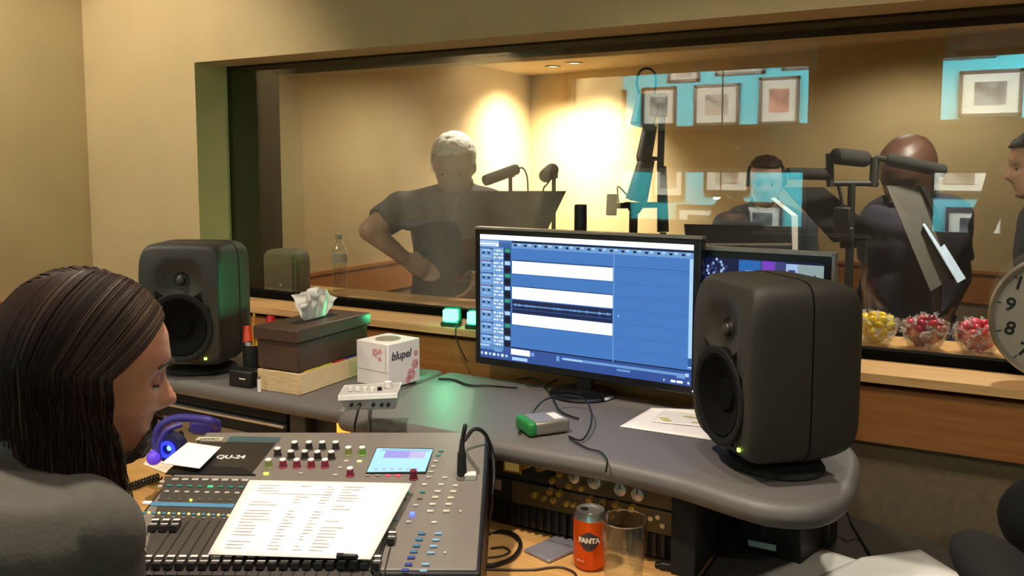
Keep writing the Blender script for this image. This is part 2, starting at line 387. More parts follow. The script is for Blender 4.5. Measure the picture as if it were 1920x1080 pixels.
# ================================================================== DESK
DT, DL = .95, .74                       # upper shelf and lower wooden top
desk = thing('studio_desk', 'curved grey studio desk with honey wood lower top and rack bays', 'desk', (0, 0, 0))
up = [(-1.305, 1.50), (-.62, 1.50), (-.48, 1.482), (-.36, 1.446), (-.29, 1.437), (-.225, 1.468), (-.19, 1.54), (-.183, 1.66), (-.2, 1.80), (-.25, 1.90), (-.33, 1.955), (-.6, 1.975), (-1.305, 1.985)]
up_s = [(p.x, p.y) for p in spline([Vector((x, y, 0)) for x, y in up[1:-2]], 5)]
MB().prism([up[0]]+up_s+up[-2:], DT-.045, DT).build('upper_shelf', GREY, desk, bevel=.021, seg=5)
MB().prism([(-2.6, 1.535), (-1.311, 1.54), (-1.311, 1.985), (-2.6, 1.985)], DT-.045, DT).build('side_shelf', GREY, desk, bevel=.021, seg=5)
MB().prism([(-2.3, .15), (-1.2, .735), (-.62, 1.055), (-.44, 1.16), (-.458, 1.54), (-.458, 1.98), (-2.3, 1.98)], DL-.035, DL).build('wooden_top', WOODD, desk, bevel=.006)
for x, y0, y1, wd in ((-.475, 1.53, 1.95, .05), (-.99, 1.60, 1.95, .035), (-1.505, 1.59, 1.95, .055), (-2.1, 1.6, 1.95, .04)):
    MB().box((x, (y0+y1)/2, (DL+DT-.045)/2), (wd, y1-y0, DT-.045-DL)).build('divider', BLACKM if x > -.5 else DGREY, desk, bevel=.003)
MB().box((-1.3, 1.965, .84), (1.9, .02, .16)).build('back_panel', BLACKM, desk, smooth=False)
for x, y in ((-2.2, .3), (-2.2, 1.9), (-.5, 1.3), (-.5, 1.9)):
    MB().box((x, y, .3525), (.06, .06, .705)).build('leg', DGREY, desk, bevel=.004)
# grey side counter under the right loudspeaker
ct = thing('side_counter', 'low dark grey counter with a rounded end under the right desk corner', 'counter', (0, 0, 0))
cp = [(-.437, 1.2), (-.1, 1.2), (.02, 1.32), (.065, 1.5), (.07, 1.7), (.04, 1.83), (-.04, 1.93), (-.16, 1.985), (-.28, 2.0), (-.447, 2.0), (-.447, 1.54)]
MB().prism(cp, .70, DL).build('top', mat('dark_grey_laminate', '#4d473f', .6), ct, bevel=.01, seg=3)
MB().prism([(x*.86-.03 if x > -.4 else x, y*.9+.16) for x, y in cp], 0, .70).build('base', BLACKM, ct)

# ------------------------------------------------------------------ rack gear
def rack(label, x0, x1, z0, z1, y, m, name='rack_unit', group=None):
    t = thing(name, label, 'audio rack unit', ((x0+x1)/2, y, z0), 0, group)
    w, h = x1-x0, z1-z0
    MB().box((0, .16, h/2), (w-.03, .30, h-.002)).build('chassis', BLACKM, t, bevel=.002)
    MB().box((0, .004, h/2), (w, .008, h-.002)).build('front_panel', m, t, bevel=.0015)
    return t
def knob(t, x, z, r, m, depth=.016, name='knob', mark=True):
    b = MB().lathe([(r*1.15, 0), (r*1.15, .003), (r, .004), (r*.92, depth), (r*.8, depth+.001)], 18, M=Matrix.Rotation(PI/2, 3, 'X'))
    if mark: b.box((0, -depth-.0012, r*.5), (r*.16, .001, r*.7), mi=1)
    return b.build(name, [m, BLACK], t, loc=(x, 0, z))
OLIVE = mat('olive_brown_panel', '#55482f', .45, metal=.3); NAVY = mat('dark_panel', '#1d1b1c', .5)
SILV = mat('silver_knob', '#b9b2a8', .3, metal=.5); GOLDK = mat('gold_knob', '#d2b356', .3, metal=.7)
RX0, RX1 = -.955, -.502
rA = rack('olive and black rack unit with large silver knobs, topmost of the right rack bay', RX0, RX1, .852, .903, 1.562, NAVY, group='units in the right rack bay')
MB().box((.098, -.001, .0255), (.255, .006, .047)).build('olive_plate', OLIVE, rA)
rB = rack('olive rack unit with a cluster of small gold knobs, under the large silver knobs', RX0, RX1, .80, .851, 1.562, NAVY, group='units in the right rack bay')
MB().box((.045, -.001, .0255), (.36, .006, .047)).build('olive_plate', OLIVE, rB)
rC = rack('black slatted vent panel, lowest in the right rack bay', RX0, RX1, .752, .799, 1.562, BLACKM, name='vent_panel', group='units in the right rack bay')
for i in range(24):
    MB().box((-.205+.0178*i, -.003, .027), (.008, .008, .046)).build('slat', BLACK, rC)
xm = (RX0+RX1)/2
mtr = MB().box((0, -.002, 0), (.046, .006, .036)).build('meter', mat('gold_meter_frame', '#9a7f35', .4, metal=.5), rA, loc=(-.863-xm, 0, .032), bevel=.002)
MB().box((0, -.006, 0), (.034, .002, .024)).build('dial', mat('meter_dial', '#c9b060', .5, emit=.15), mtr)
for px, py, r, m in ((1093, 883, .0135, SILV), (1130, 891, .0155, SILV), (1178, 905, .014, SILV), (1210, 914, .0145, SILV), (1000, 862, .008, GOLDK), (1028, 867, .008, GOLDK),
                     (1052, 890, .007, GOLDK), (1066, 877, .008, GOLDK), (1083, 899, .0065, GOLDK), (1106, 904, .0065, GOLDK)):
    p = Y(px, py, 1.592); knob(rA, p.x-xm, min(max(p.z-.852, .01), .042), r, m)
for px, py, r, m in ((1045, 908, .007, GOLDK), (1063, 913, .007, GOLDK), (1017, 917, .0075, GOLDK), (1035, 923, .006, GOLDK), (1053, 927, .007, GOLDK), (1077, 933, .007, GOLDK), (1090, 935, .006, GOLDK),
                     (1119, 908, .007, GOLDK), (1143, 914, .006, GOLDK), (1167, 920, .007, GOLDK), (1198, 928, .007, GOLDK), (1173, 942, .0065, GOLDK), (1143, 935, .006, GOLDK), (1160, 955, .007, GOLDK)):
    p = Y(px, py, 1.592); knob(rB, p.x-xm, min(max(p.z-.80, .008), .043), r, m, .012)
b2 = MB().box((0, -.002, 0), (.022, .006, .022)).build('meter', mat('pale_meter', '#8d7a6a', .5), rB, loc=(-.903-xm, 0, .034))
for x, z in ((.17, .03), (.195, .02), (.185, .036)):
    knob(rB, x+.008, z, .006, CHROME, .006, 'socket', False)
# left bay : dark units with bright edges
STEEL = mat('bright_edge', '#cfc8bd', .35, metal=.6)
for i, (z0, z1, lb) in enumerate(((.862, .905, 'uppermost dark rack drawer with a bright metal edge under the left speaker shelf'), (.818, .861, 'second dark rack drawer with a bright metal edge under the left speaker shelf'))):
    r_ = rack(lb, -2.05, -1.552, z0, z1, 1.6, BLACKM, name='rack_unit', group='units in the left rack bay')
    MB().box((0, -.006, .036), (.496, .012, .007)).build('metal_edge', STEEL, r_, bevel=.001)
r_ = rack('beige panelled rack unit with small knobs, lowest in the left bay', -2.05, -1.552, .745, .817, 1.6, mat('beige_panel', '#8d7c62', .5, metal=.3), group='units in the left rack bay')
for i in range(9):
    knob(r_, -.2+i*.05, .05-(i % 2)*.022, .008, BLACK if i % 3 else mat('orange_cap', '#c66a3a', .4), .012)
# middle bay
r_ = rack('black rack unit with a lit amber window behind the mixer', -1.476, -1.01, .83, .895, 1.62, NAVY, group='units in the middle rack bay')
AMB = mat('amber_display', '#ffb347', .5, emit=1.6, ecol='#ffa534')
MB().box((.095-.005, -.002, .032), (.04, .006, .05)).build('display', AMB, r_, loc=(-.225+.0, 0, 0))
for i, (x, c, e) in enumerate(((-.02, '#ffc45a', 3), (.03, '#c0392b', .3), (.08, '#c0392b', .3), (.13, '#b06a2a', .2), (.17, '#7a3028', .2))):
    MB().cyl((0, -.008, 0), (0, 0, 0), .007, n=12).build('lamp', mat('indicator_'+str(i), c, .4, emit=e), r_, loc=(x-.03, 0, .042))
r_ = rack('black rack unit with red indicators beneath the amber window unit', -1.476, -1.01, .755, .828, 1.62, BLACKM, group='units in the middle rack bay')
for i in range(6): knob(r_, -.17+.065*i, .045, .01, DGREY, .014)

# ------------------------------------------------------------------ loudspeakers (front = local -y)
LEDG = mat('green_led', '#b6ff4a', .4, emit=6)
CONE = mat('woofer_cone', '#080706', .9, spec=.15); GRIL = mat('speaker_grille', '#070707', .7, metal=.2)
def make_speaker(label, loc, rz, w=.237, d=.245, h=.335, z0=.032, group=None):
    t = thing('studio_monitor_speaker', label, 'loudspeaker', loc, rz, group)
    zc = z0+h/2; TZ, WZ = .268, .142
    NA = 120; NX = 7.5
    def ring(y, k, dish=False):
        P = []
        for i in range(NA):
            t_ = 2*PI*i/NA; cx = math.copysign(abs(math.cos(t_))**(2/NX), math.cos(t_))*w/2*k; cz = math.copysign(abs(math.sin(t_))**(2/NX), math.sin(t_))*h/2*k
            yy = y
            if y < -d/2+.03:
                yy += .020*(abs(cz)/(h/2))**4*min(1, (-d/2+.03-y)/.03)
            if dish:
                r = math.hypot(cx, (cz+zc-TZ)*1.05); yy += .019*math.exp(-(r/.056)**4) + .024*min(1, max(0, (.0875-math.hypot(cx, cz+zc-WZ))/.005))
            P.append((cx, yy, cz))
        return P
    secs = [ring(-.003, .998), ring(-.03, 1), ring(-d/2+.035, .992), ring(-d/2+.018, .975), ring(-d/2+.007, .955), ring(-d/2+.002, .935), ring(-d/2, .915)]
    secs += [ring(-d/2, .915*(1-(j/90)), True) for j in range(1, 90)]
    b_ = MB(); b_.add([p for r_ in secs for p in r_], [(j*NA+i, j*NA+(i+1) % NA, (j+1)*NA+(i+1) % NA, (j+1)*NA+i) for j in range(len(secs)-1) for i in range(NA)]+[tuple(range(NA)), tuple((len(secs)-1)*NA+i for i in range(NA))])
    b_.build('cabinet', SPK, t, loc=(0, 0, zc), angle=32)
    bm = superquad(w/2*1.01, d/2, h/2*1.005, 7.5, 26, .0, 1)
    for v in bm.verts:
        c = v.co; g = max(0, c.y/(d/2)); c.x *= 1-.12*g*g; c.z *= 1-.10*g*g
    bmobj('rear_shell', bm, SPK, t, loc=(0, 0, zc))
    R = Matrix.Rotation(PI/2, 3, 'X')
    wf = MB().lathe([(.0005, -.016), (.026, -.013), (.032, -.019), (.068, -.003), (.074, .001), (.081, -.002), (.088, .0), (.091, -.001), (.091, -.02)], 56, M=R).build('woofer', CONE, t, loc=(0, -d/2-.0005, WZ))
    MB().lathe([(.0785, .0012), (.0835, .003), (.091, .0032), (.0945, .0008), (.091, -.001), (.0785, -.001)], 56, M=R, closed=True).build('surround_ring', GRIL, wf)
    tw = MB().lathe([(.0005, .006), (.008, .005), (.0135, .002), (.016, -.002), (.022, .001), (.024, -.003), (.024, -.012)], 28, M=R).build('tweeter', BLACK, t, loc=(0, -d/2+.0185, TZ))
    MB().ball((0, -.004, 0), (.012, .007, .012), 18, 12).build('dome', mat('tweeter_dome', '#4a4742', .35, metal=.5), tw)
    MB().box((0, 0, 0), (.006, .004, .006)).build('status_light', LEDG, t, loc=(.066, -d/2+.0085, .057), smooth=False)
    text('lettering', 'GENELEC', .014, mat('lettering_grey', '#8f8a80', .5), t, (-.01, -d/2+.0075, .0475), (rad(72), 0, 0), bold=.0003)
    f = MB().lathe([(.07, 0), (.085, .004), (.08, .012), (.045, .018), (.04, .034)], 30)
    for v in range(len(f.v)):
        x, y, z = f.v[v]; f.v[v] = (x*1.22, y*1.05, z)
    f.build('foot', BLACKM, t)
    MB().box((0, 0, 0), (.10, .004, .16)).build('connector_plate', BLACKM, t, loc=(0, d/2-.002, zc-.06), bevel=.001)
    MB().box((0, 0, 0), (.028, .003, .055)).build('warning_sticker', mat('red_sticker', '#b5282b', .5), t, loc=(-.045, d/2+.001, zc+.03), smooth=False)
    return t
SL = Z(362, 690, .951); SL.z = DT
SR = Z(1455, 866, .951); SR.z = DT
make_speaker('dark grey loudspeaker at the left end of the desk, side tinted green', Vector((-1.925, 1.655, DT)), rad(24), group='pair of loudspeakers on the desk')
make_speaker('large dark grey loudspeaker at the right desk corner, before the second screen', Vector((-.335, 1.652, DT)), rad(-47), group='pair of loudspeakers on the desk')

# ------------------------------------------------------------------ main monitor
def em(name, c, e=1.0): return mat('screen_'+name, '#000000', .3, var=0, emit=e, ecol=c)
MW, MH = .625, .362
mon = thing('computer_monitor', 'large monitor showing blue audio editing window with white clips', 'monitor', (-.868, 1.90, DT), rad(-3.5))
bz = .203-.045+.04     # bottom of panel above desk
zc0 = .228
SB = mat('monitor_bezel', '#0d0f14', .3)
pan = MB().box((0, .02, zc0), (MW, .03, MH)).build('panel', SB, mon, bevel=.004)
MB().box((0, .02, zc0+MH/2+.002), (MW, .032, .006)).build('top_edge', mat('monitor_edge', '#8d8982', .35, metal=.5), mon)
SWd, SHt = MW-.036, MH-.034
scx = MB().quad((-SWd/2, 0, -SHt/2), (SWd/2, 0, -SHt/2), (SWd/2, 0, SHt/2), (-SWd/2, 0, SHt/2)).build('screen', em('blue', '#4478be', 1.05), mon, smooth=False, loc=(0, .0042, zc0+.003))
UIM = [em('white', '#f4faff', 1.5), em('dark', '#1c2a50', 1.0), em('mid', '#6f9fd6', 1.0), em('pale', '#a8cdee', 1.1), em('navy', '#10182c', 1), em('panel', '#34549a', 1), em('red', '#8a5a86', 1), em('green', '#2f9d80', 1), em('line', '#3d66a8', 1.0), em('teal', '#4fa0d8', 1.0)]
ui = MB(); dep = [0]
def st(zx, zy):
    yt = 82+26*(zx-100)/1312; yb = 840+90*(zx-128)/1272; t = (zy-yt)/(yb-yt)
    xl = 100+28*t; xr = 1412-12*t; return (zx-xl)/(xr-xl), t
def uir(x0, y0, x1, y1, m, lv=1):
    s0, t0 = st(x0, y0); s1, t1 = st(x1, y1); e = -.0002*lv
    P = [((s-.5)*SWd, e, (.5-t)*SHt) for s, t in ((s0, t1), (s1, t1), (s1, t0), (s0, t0))]
    ui.quad(*P, mi=m)
def uif(s0, t0, s1, t1, m, lv=1):
    ui.quad(*[((s-.5)*SWd, -.0002*lv, (.5-t)*SHt) for s, t in ((s0, t1), (s1, t1), (s1, t0), (s0, t0))], mi=m)
uif(0, 0, 1, .038, 0)                                    # white title bar
uif(0, .038, .165, .062, 2); uif(.0, .05, .1, .062, 3, 2); uif(.0, .066, .1, .092, 0, 2); uif(.0, .076, .09, .09, 3, 3)
uif(.1, .038, .165, .10, 8)
uif(.168, .042, 1, .056, 4)
uif(.168, .056, 1, .098, 2)                              # ruler
for i in range(16): uif(.18+.0515*i, .066, .193+.0515*i, .082, 4, 2); uif(.2+.0515*i, .06, .215+.0515*i, .075, 3, 2)
uif(0, .1, .125, .93, 2); uif(.127, .1, .163, .88, 1)    # track headers and meters
for r in range(8):
    y = .105+.1*r
    uif(.0, y, .062, y+.008, 6 if r in (1, 3, 4, 5) else 5, 2); uif(.058, y, .07, y+.01, 4, 3)
    for k in range(2): uif(.012+.028*k, y+.035, .026+.028*k, y+.05, 1, 2)
    uif(.012, y+.066, .056, y+.072, 3, 2); uif(.012, y+.016, .058, y+.024, 3, 2)
    for k in range(4):
        for j in range(3): uif(.075+.013*k, y+.012+.028*j, .083+.013*k, y+.026+.028*j, 0 if (j+k+r) % 3 else 3, 2)
    uif(.132, y-.0, .16, y+.03, 3 if r % 2 else 7, 2); uif(.13, y+.045, .162, y+.085, 4, 2)
    uif(.165, y+.1, .99, y+.1025, 8, 1)
uif(.165, .186, .99, .189, 5, 2)
CL0, CL1 = .171, .658
for t0, t1 in ((.199, .296), (.402, .497), (.613, .702)):
    uif(CL0, t0-.007, CL1, t0-.002, 1, 2); uif(CL0, t0, CL1, t1, 0, 3)
uif(CL0, .505, CL1, .607, 1, 2)
for i in range(70):
    s = CL0+.004+i*(CL1-CL0-.008)/70; h = .004+.012*abs(mnoise.noise((i*.35, 0, 0)))
    uif(s, .545-h, s+.0062, .545+h, 2, 3); uif(s, .578-h*.5, s+.0062, .578+h*.5, 5, 3)
uif(.6605, .1, .6645, .9, 2, 4)                          # cursor line
uif(.682, .545, .688, .556, 3, 4)
uif(.985, .1, 1, .87, 3, 2); uif(.985, .80, 1, .86, 5, 3)
uif(0, .885, 1, 1, 5, 1); uif(.165, .885, 1, .893, 4, 2)
uif(.165, .9, .262, .945, 0, 3); uif(.17, .965, .25, .99, 3, 3); uif(.265, .91, .285, .94, 2, 3)
uif(.395, .91, .41, .95, 2, 3); uif(.42, .915, .985, .935, 2, 2); uif(.43, .92, .52, .932, 3, 3); uif(.68, .945, .74, .96, 2, 3)
for i in range(7): uif(.003+.022*i, .955, .015+.022*i, .975, 0 if i % 2 else 3, 3)
uif(.0, .89, .05, .905, 3, 3); uif(.075, .91, .115, .94, 2, 3)
for i, (a, b) in enumerate(((.885, .888), (.915, .935), (.94, .965), (.985, .992))): uif(a, .97, b, .985, 0, 3)
uif(.94, .92, .975, .95, 2, 3); uif(.975, .91, .99, .935, 3, 3)
ui.build('editing_window', UIM, scx, smooth=False)
MB().box((0, .045, .06), (.042, .02, .16)).build('neck', SB, mon, bevel=.004)
MB().box((0, .045, .19), (.16, .03, .14)).build('rear_housing', SB, mon, bevel=.01)
MB().lathe([(.001, 0), (.082, 0), (.086, .004), (.08, .009), (.02, .014), (.001, .014)], 40).build('base', SB, mon, loc=(-.0, .03, .0))
MB().box((MW/2-.012, .0035, zc0-MH/2+.01), (.005, .003, .004)).build('power_light', em('power', '#c8d8ff', 3), mon, smooth=False)
# second screen
m2 = thing('computer_monitor', 'smaller second screen behind the right loudspeaker with colourful thumbnails', 'monitor', (-.425, 1.915, DT-.012), rad(-4))
MB().box((0, .015, .245), (.30, .025, .30)).build('panel', SB, m2, bevel=.004)
MB().box((0, .016, .397), (.30, .03, .008)).build('top_edge', mat('monitor_edge', '#8d8982', .35, metal=.5), m2)
MB().box((.149, .016, .25), (.006, .03, .30)).build('side_edge', mat('monitor_edge', '#8d8982', .35, metal=.5), m2)
s2 = MB().quad((-.147, 0, -.13), (.13, 0, -.13), (.13, 0, .13), (-.147, 0, .13)).build('screen', em('night', '#171f48', .7), m2, smooth=False, loc=(0, .0022, .247))
u2 = MB(); M2 = [em('cyan', '#5aa8e0', .9), em('purple', '#8040c8', .9), em('paleblue', '#a8c8f0', .9), em('grey', '#9fb4b4', .8), em('dim', '#4a4f8a', .7), em('deep', '#2a70c0', .8)]
def r2(x0, z0, x1, z1, m, l=1): u2.quad((x0, -.0002*l, z0), (x1, -.0002*l, z0), (x1, -.0002*l, z1), (x0, -.0002*l, z1), mi=m)
r2(-.055, .06, -.006, .128, 5); r2(-.05, .06, -.01, .09, 0, 2); r2(-.04, .09, -.02, .105, 2, 3); r2(-.006, .06, .05, .128, 4); r2(-.002, .075, .026, .128, 1, 2); r2(.03, .06, .048, .1, 0, 2)
r2(.05, .02, .075, .125, 2); r2(.055, .105, .07, .112, 4, 2); r2(.075, .02, .13, .125, 3)
for i in range(40): 
    x = .085+random.random()*.035; z = .03+random.random()*.07; r2(x, z, x+.004, z+.005, random.choice((2, 4)), 2)
for i in range(60):
    a = random.random()*2*PI; q = .012+random.random()*.03; x = -.105+q*math.cos(a)*.7; z = .085+q*math.sin(a)*1.1
    r2(x, z, x+.005, z+.006, random.choice((4, 4, 2)), 2)
r2(-.14, .03, -.06, .045, 4, 1)
u2.build('thumbnails', M2, s2, smooth=False)
MB().box((0, .04, .1), (.05, .02, .2)).build('neck', SB, m2, bevel=.003)
MB().box((0, .03, .018), (.18, .12, .012)).build('base', SB, m2, bevel=.004)
# black cylindrical camera on slim stand behind the main monitor
p = Y(1084, 418, 2.02)
t = thing('desk_camera', 'black cylinder standing up behind the top edge of the large monitor', 'camera', (p.x, 2.035, 1.064))
MB().cyl((0, 0, .26), (0, 0, .36), .0165, n=24).build('body', BLACK, t, bevel=.003)
MB().cyl((0, 0, .008), (0, 0, .27), .006, n=10).build('stem', BLACK, t)
MB().cyl((0, 0, 0), (0, 0, .008), .012, n=24).build('base', BLACK, t, bevel=.002)
# ================================================================== MIXER
MXA = rad(29); MXC = Vector((-1.040, 1.157, DL))
MWD, MDP, ZR, ZF = .60, .48, .225, .155
SLP = math.atan((ZR-ZF)/MDP)
mix = thing('mixing_console', 'dark grey digital mixing console with many knobs, buttons and faders on the wooden top', 'mixing desk', MXC, MXA)
MXM = Matrix.Translation(MXC) @ Matrix.Rotation(MXA, 4, 'Z'); MXI = MXM.inverted()
def surf(y): return ZF + (y+MDP/2)*(ZR-ZF)/MDP
def MP(px, py, up=0):
    """console-local point on the sloped top seen at a pixel"""
    o = MXI @ EYEP; d = (MXI.to_3x3() @ ray(px, py)); k = (ZR-ZF)/MDP
    # z = surf(y)+up
    t = (surf(o.y)+up-o.z)/(d.z-k*d.y); return o+d*t
CONS = mat('console_panel', '#7f776f', .42, metal=.25, var=.04)
CHAS = mat('console_body', '#121112', .5)
b = MB(); h = MDP/2
prof = [(-h, 0.004), (h, 0.004), (h, ZR-.006), (h-.03, ZR-.004), (-h, ZF-.004)]
vs = [(x, y, z) for x in (-MWD/2, MWD/2) for y, z in prof]; n = 5
b.add(vs, [tuple(range(n)), tuple(range(2*n-1, n-1, -1))] + [(i, n+i, n+(i+1) % n, (i+1) % n) for i in range(n)])
b.build('body', CHAS, mix, bevel=.004)
tp = MB(); x0, x1 = -MWD/2+.006, MWD/2-.006
tp.add([(x0, -h+.004, surf(-h+.004)-.006), (x1, -h+.004, surf(-h+.004)-.006), (x1, h-.003, surf(h)-.006), (x0, h-.003, surf(h)-.006),
        (x0, -h+.004, surf(-h+.004)), (x1, -h+.004, surf(-h+.004)), (x1, h-.003, surf(h)), (x0, h-.003, surf(h))],
       [(0, 1, 2, 3), (4, 5, 6, 7), (0, 1, 5, 4), (1, 2, 6, 5), (2, 3, 7, 6), (3, 0, 4, 7)])
tp.build('top_panel', CONS, mix, bevel=.002)
RS = Euler((SLP, 0, 0)).to_matrix()
def on(px, py): p = MP(px, py); return p
# dark band down the channel strips and display ledge
def plate(name, pxs, m, th=.0015, lift=.0):
    P = [MP(*q, lift) for q in pxs]; Q = [p + RS @ Vector((0, 0, th)) for p in P]
    return MB().add(P+Q, [(3, 2, 1, 0), (4, 5, 6, 7), (0, 1, 5, 4), (1, 2, 6, 5), (2, 3, 7, 6), (3, 0, 4, 7)]).build(name, m, mix, smooth=False)
plate('brand_panel', [(314, 884), (474, 886), (517, 832), (378, 829)], mat('dark_glossy_panel', '#2b2725', .3))
plate('shadow_ledge', [(310, 890), (480, 893), (455, 879), (330, 875)], BLACK, .003)
plate('teal_strip', [(425, 829), (522, 831), (527, 821), (432, 819)], mat('teal_strip', '#3d5457', .4))
plate('name_plate', [(366, 826), (414, 827), (420, 821), (373, 820)], mat('pale_plate', '#b7b39c', .4))
text('lettering', 'ALLEN&HEATH', .006, BLACK, mix, MP(393, 823, .002), (SLP, 0, 0))
text('model_lettering', 'QU-24', .020, WHITE, mix, MP(433, 857, .002), (SLP, 0, 0), bold=.0005)
plate('dim_channel_panel', [(262, 1078), (700, 1082), (585, 905), (309, 893)], mat('dim_channel_panel', '#46413c', .45, metal=.2, var=.05), .0004)  # channel strip plate; weaker sheen at the left put into its dark colour
KN = mat('dark_knob', '#2c2927', .4); KT = mat('white_cap', '#e9e4dc', .4); KRED = mat('red_knob', '#8c2b42', .4); KGRN = mat('green_knob', '#6f9a3a', .4); KYG = mat('olive_knob', '#8a9156', .4); DRED = mat('maroon_knob', '#6d1c33', .35)
def mknob(px, py, m, r=.0074, hgt=.017, cap=True):
    p = MP(px, py, hgt)
    b = MB().lathe([(r*1.15, 0), (r*1.15, .002), (r, .003), (r*.85, hgt-.002), (r*.8, hgt-.0016)], 16)
    if cap: b.lathe([(r*.8, hgt-.002), (r*.8, hgt), (r*.6, hgt+.0006)], 16, mi=1)
    q = Vector((p.x, p.y, p.z)) - RS @ Vector((0, 0, hgt))
    b.build('knob', [m, KT], mix, loc=q, rot=(SLP, 0, 0))
for x, y in ((552, 828), (579, 828), (604, 828), (629, 828), (520, 840), (545, 845), (571, 845), (595, 846), (621, 846)): mknob(x, y, KN)
for x, y in ((530, 861), (556, 861), (583, 861), (609, 861), (656, 877)): mknob(x, y, KRED)
mknob(503, 861, KYG); mknob(653, 838, KYG); mknob(679, 838, KGRN); mknob(775, 880, DRED, .0075, .02, False)
BTN = {}
def button(px, py, c, w=.0105, d=.006, e=0, hgt=.003):
    k = (c, w, d, e); p = MP(px, py)
    if k not in BTN:
        BTN[k] = MB().box((0, 0, hgt/2), (w, d, hgt)).build('button', mat('button_'+c.strip('#')+('_lit' if e else ''), c, .4, emit=e), mix, bevel=.0008, loc=p, rot=(SLP, 0, 0)); return
    o = BTN[k].copy(); COL.objects.link(o); o.location = p
WB, TB, BB = '#b3aca4', '#2f7a70', '#3c6f98'
for i in range(8): button(329+18.6*i, 900+.3*i, WB, .0125)
button(304, 905, WB, .009); button(300, 914, WB, .008)
for i in range(8): button(318+19.1*i, 912+.4*i, '#3fc08a' if i == 4 else TB, .010, .005, .6 if i == 4 else 0)
for i in range(8): button(313+18.8*i, 923+.4*i, WB, .0085, .005)
for i in range(9): button(298+19*i, 937+.3*i, '#7a766c', .004, .003)
button(358, 939, '#c4ff3a', .004, .004, 3)
plate('blue_scribble_strip', [(281, 949), (436, 953), (441, 946), (287, 942)], mat('blue_label_strip', '#4b7f9f', .5))
plate('white_scribble_strip', [(266, 945), (281, 946), (286, 941), (271, 940)], PAPER)
for i in range(10):
    button(261+18.6*i, 962+.6*i, '#f0e27a', .0042, .004, .8)
    button(270+18.6*i, 963+.6*i, '#4f8fae', .006, .004)
for i in range(9): button(287+19*i, 971+.4*i, '#8d887e', .005, .003)
for x, y, c, e in ((827, 847, TB, 0), (822, 855, TB, 0), (817, 866, WB, 0), (813, 876, WB, 0), (808, 886, WB, 0), (804, 896, WB, 0), (834, 897, WB, 0), (796, 910, '#cfc6b4', 0), (827, 910, '#cfc6b4', 0), (854, 912, '#cfc6b4', 0),
                (763, 924, TB, 0), (792, 924, TB, 0), (758, 936, '#6a5c54', 0), (787, 936, '#6a5c54', 0), (780, 949, WB, 0), (766, 980, WB, 0), (741, 976, '#4f7f7c', 0), (814, 981, '#cfc6b4', 0),
                (629, 892, WB, 0), (689, 893, '#8b827a', 0), (709, 893, '#8b827a', 0), (728, 893, '#e0455a', .5), (747, 893, '#e0455a', .5), (649, 866, '#cfc6b4', 0), (674, 866, '#d9ee9a', .5), (564, 889, WB, 0), (638, 878, WB, 0), (499, 889, '#c8ff3e', 2.5)):
    button(x, y, c, .0095, .005, e)
for i, (a, c) in enumerate((((821, 923), (850, 923)), ((816, 934), (845, 935)), ((811, 947), (841, 947)), ((807, 960), (837, 960)))):
    button(*a, '#c4bba9', .0115, .006); button(*c, '#c4bba9', .0115, .006)
for i, (x, y) in enumerate(((791, 1002), (786, 1013), (781, 1025), (776, 1036), (771, 1047), (766, 1060), (760, 1071))): button(x, y, BB if i < 4 else '#2a3f8e', .012, .006)
for x, y in ((822, 1002), (817, 1014), (813, 1026), (808, 1038), (798, 1060), (794, 1072)): button(x, y, '#7ba0bf', .012, .006)
button(773, 966, '#4a5cff', .0085, .0075, 3, .005)
for x, y in ((864, 960), (834, 1038)): button(x, y, '#d8d2c6', .004, .004)
# touchscreen
P = [MP(*q) for q in ((688, 888), (797, 887), (812, 845), (707, 843))]
scn = plate('display_bezel', [(686, 889), (799, 889), (813, 843), (706, 842)], BLACK, .003)
ts = MB()
def tq(s0, t0, s1, t1, m, l=1):
    def q(s, t):
        return (P[3]*(1-s)+P[2]*s)*(1-t) + (P[0]*(1-s)+P[1]*s)*t + RS @ Vector((0, 0, .0032+.0001*l))
    ts.quad(q(s0, t1), q(s1, t1), q(s1, t0), q(s0, t0), mi=m)
tq(0, 0, 1, 1, 0); tq(.1, .03, .98, .12, 3, 2); tq(.18, .12, .62, .42, 1, 2); tq(.62, .12, .9, .42, 2, 2); tq(.05, .5, .95, .53, 4, 2)
for i in range(6): tq(.1+.14*i, .85, .17+.14*i, .93, 2, 2); tq(.1+.14*i, .58, .18+.14*i, .64, 4, 2)
ts.build('touchscreen', [em('tcyan', '#b2ecf8', 1.1), em('tviolet', '#b0a6f0', 1), em('tlav', '#cfc4f0', 1), em('tblue', '#a8d4f4', .9), em('twhite', '#c9f4fb', 1)], scn, smooth=False)
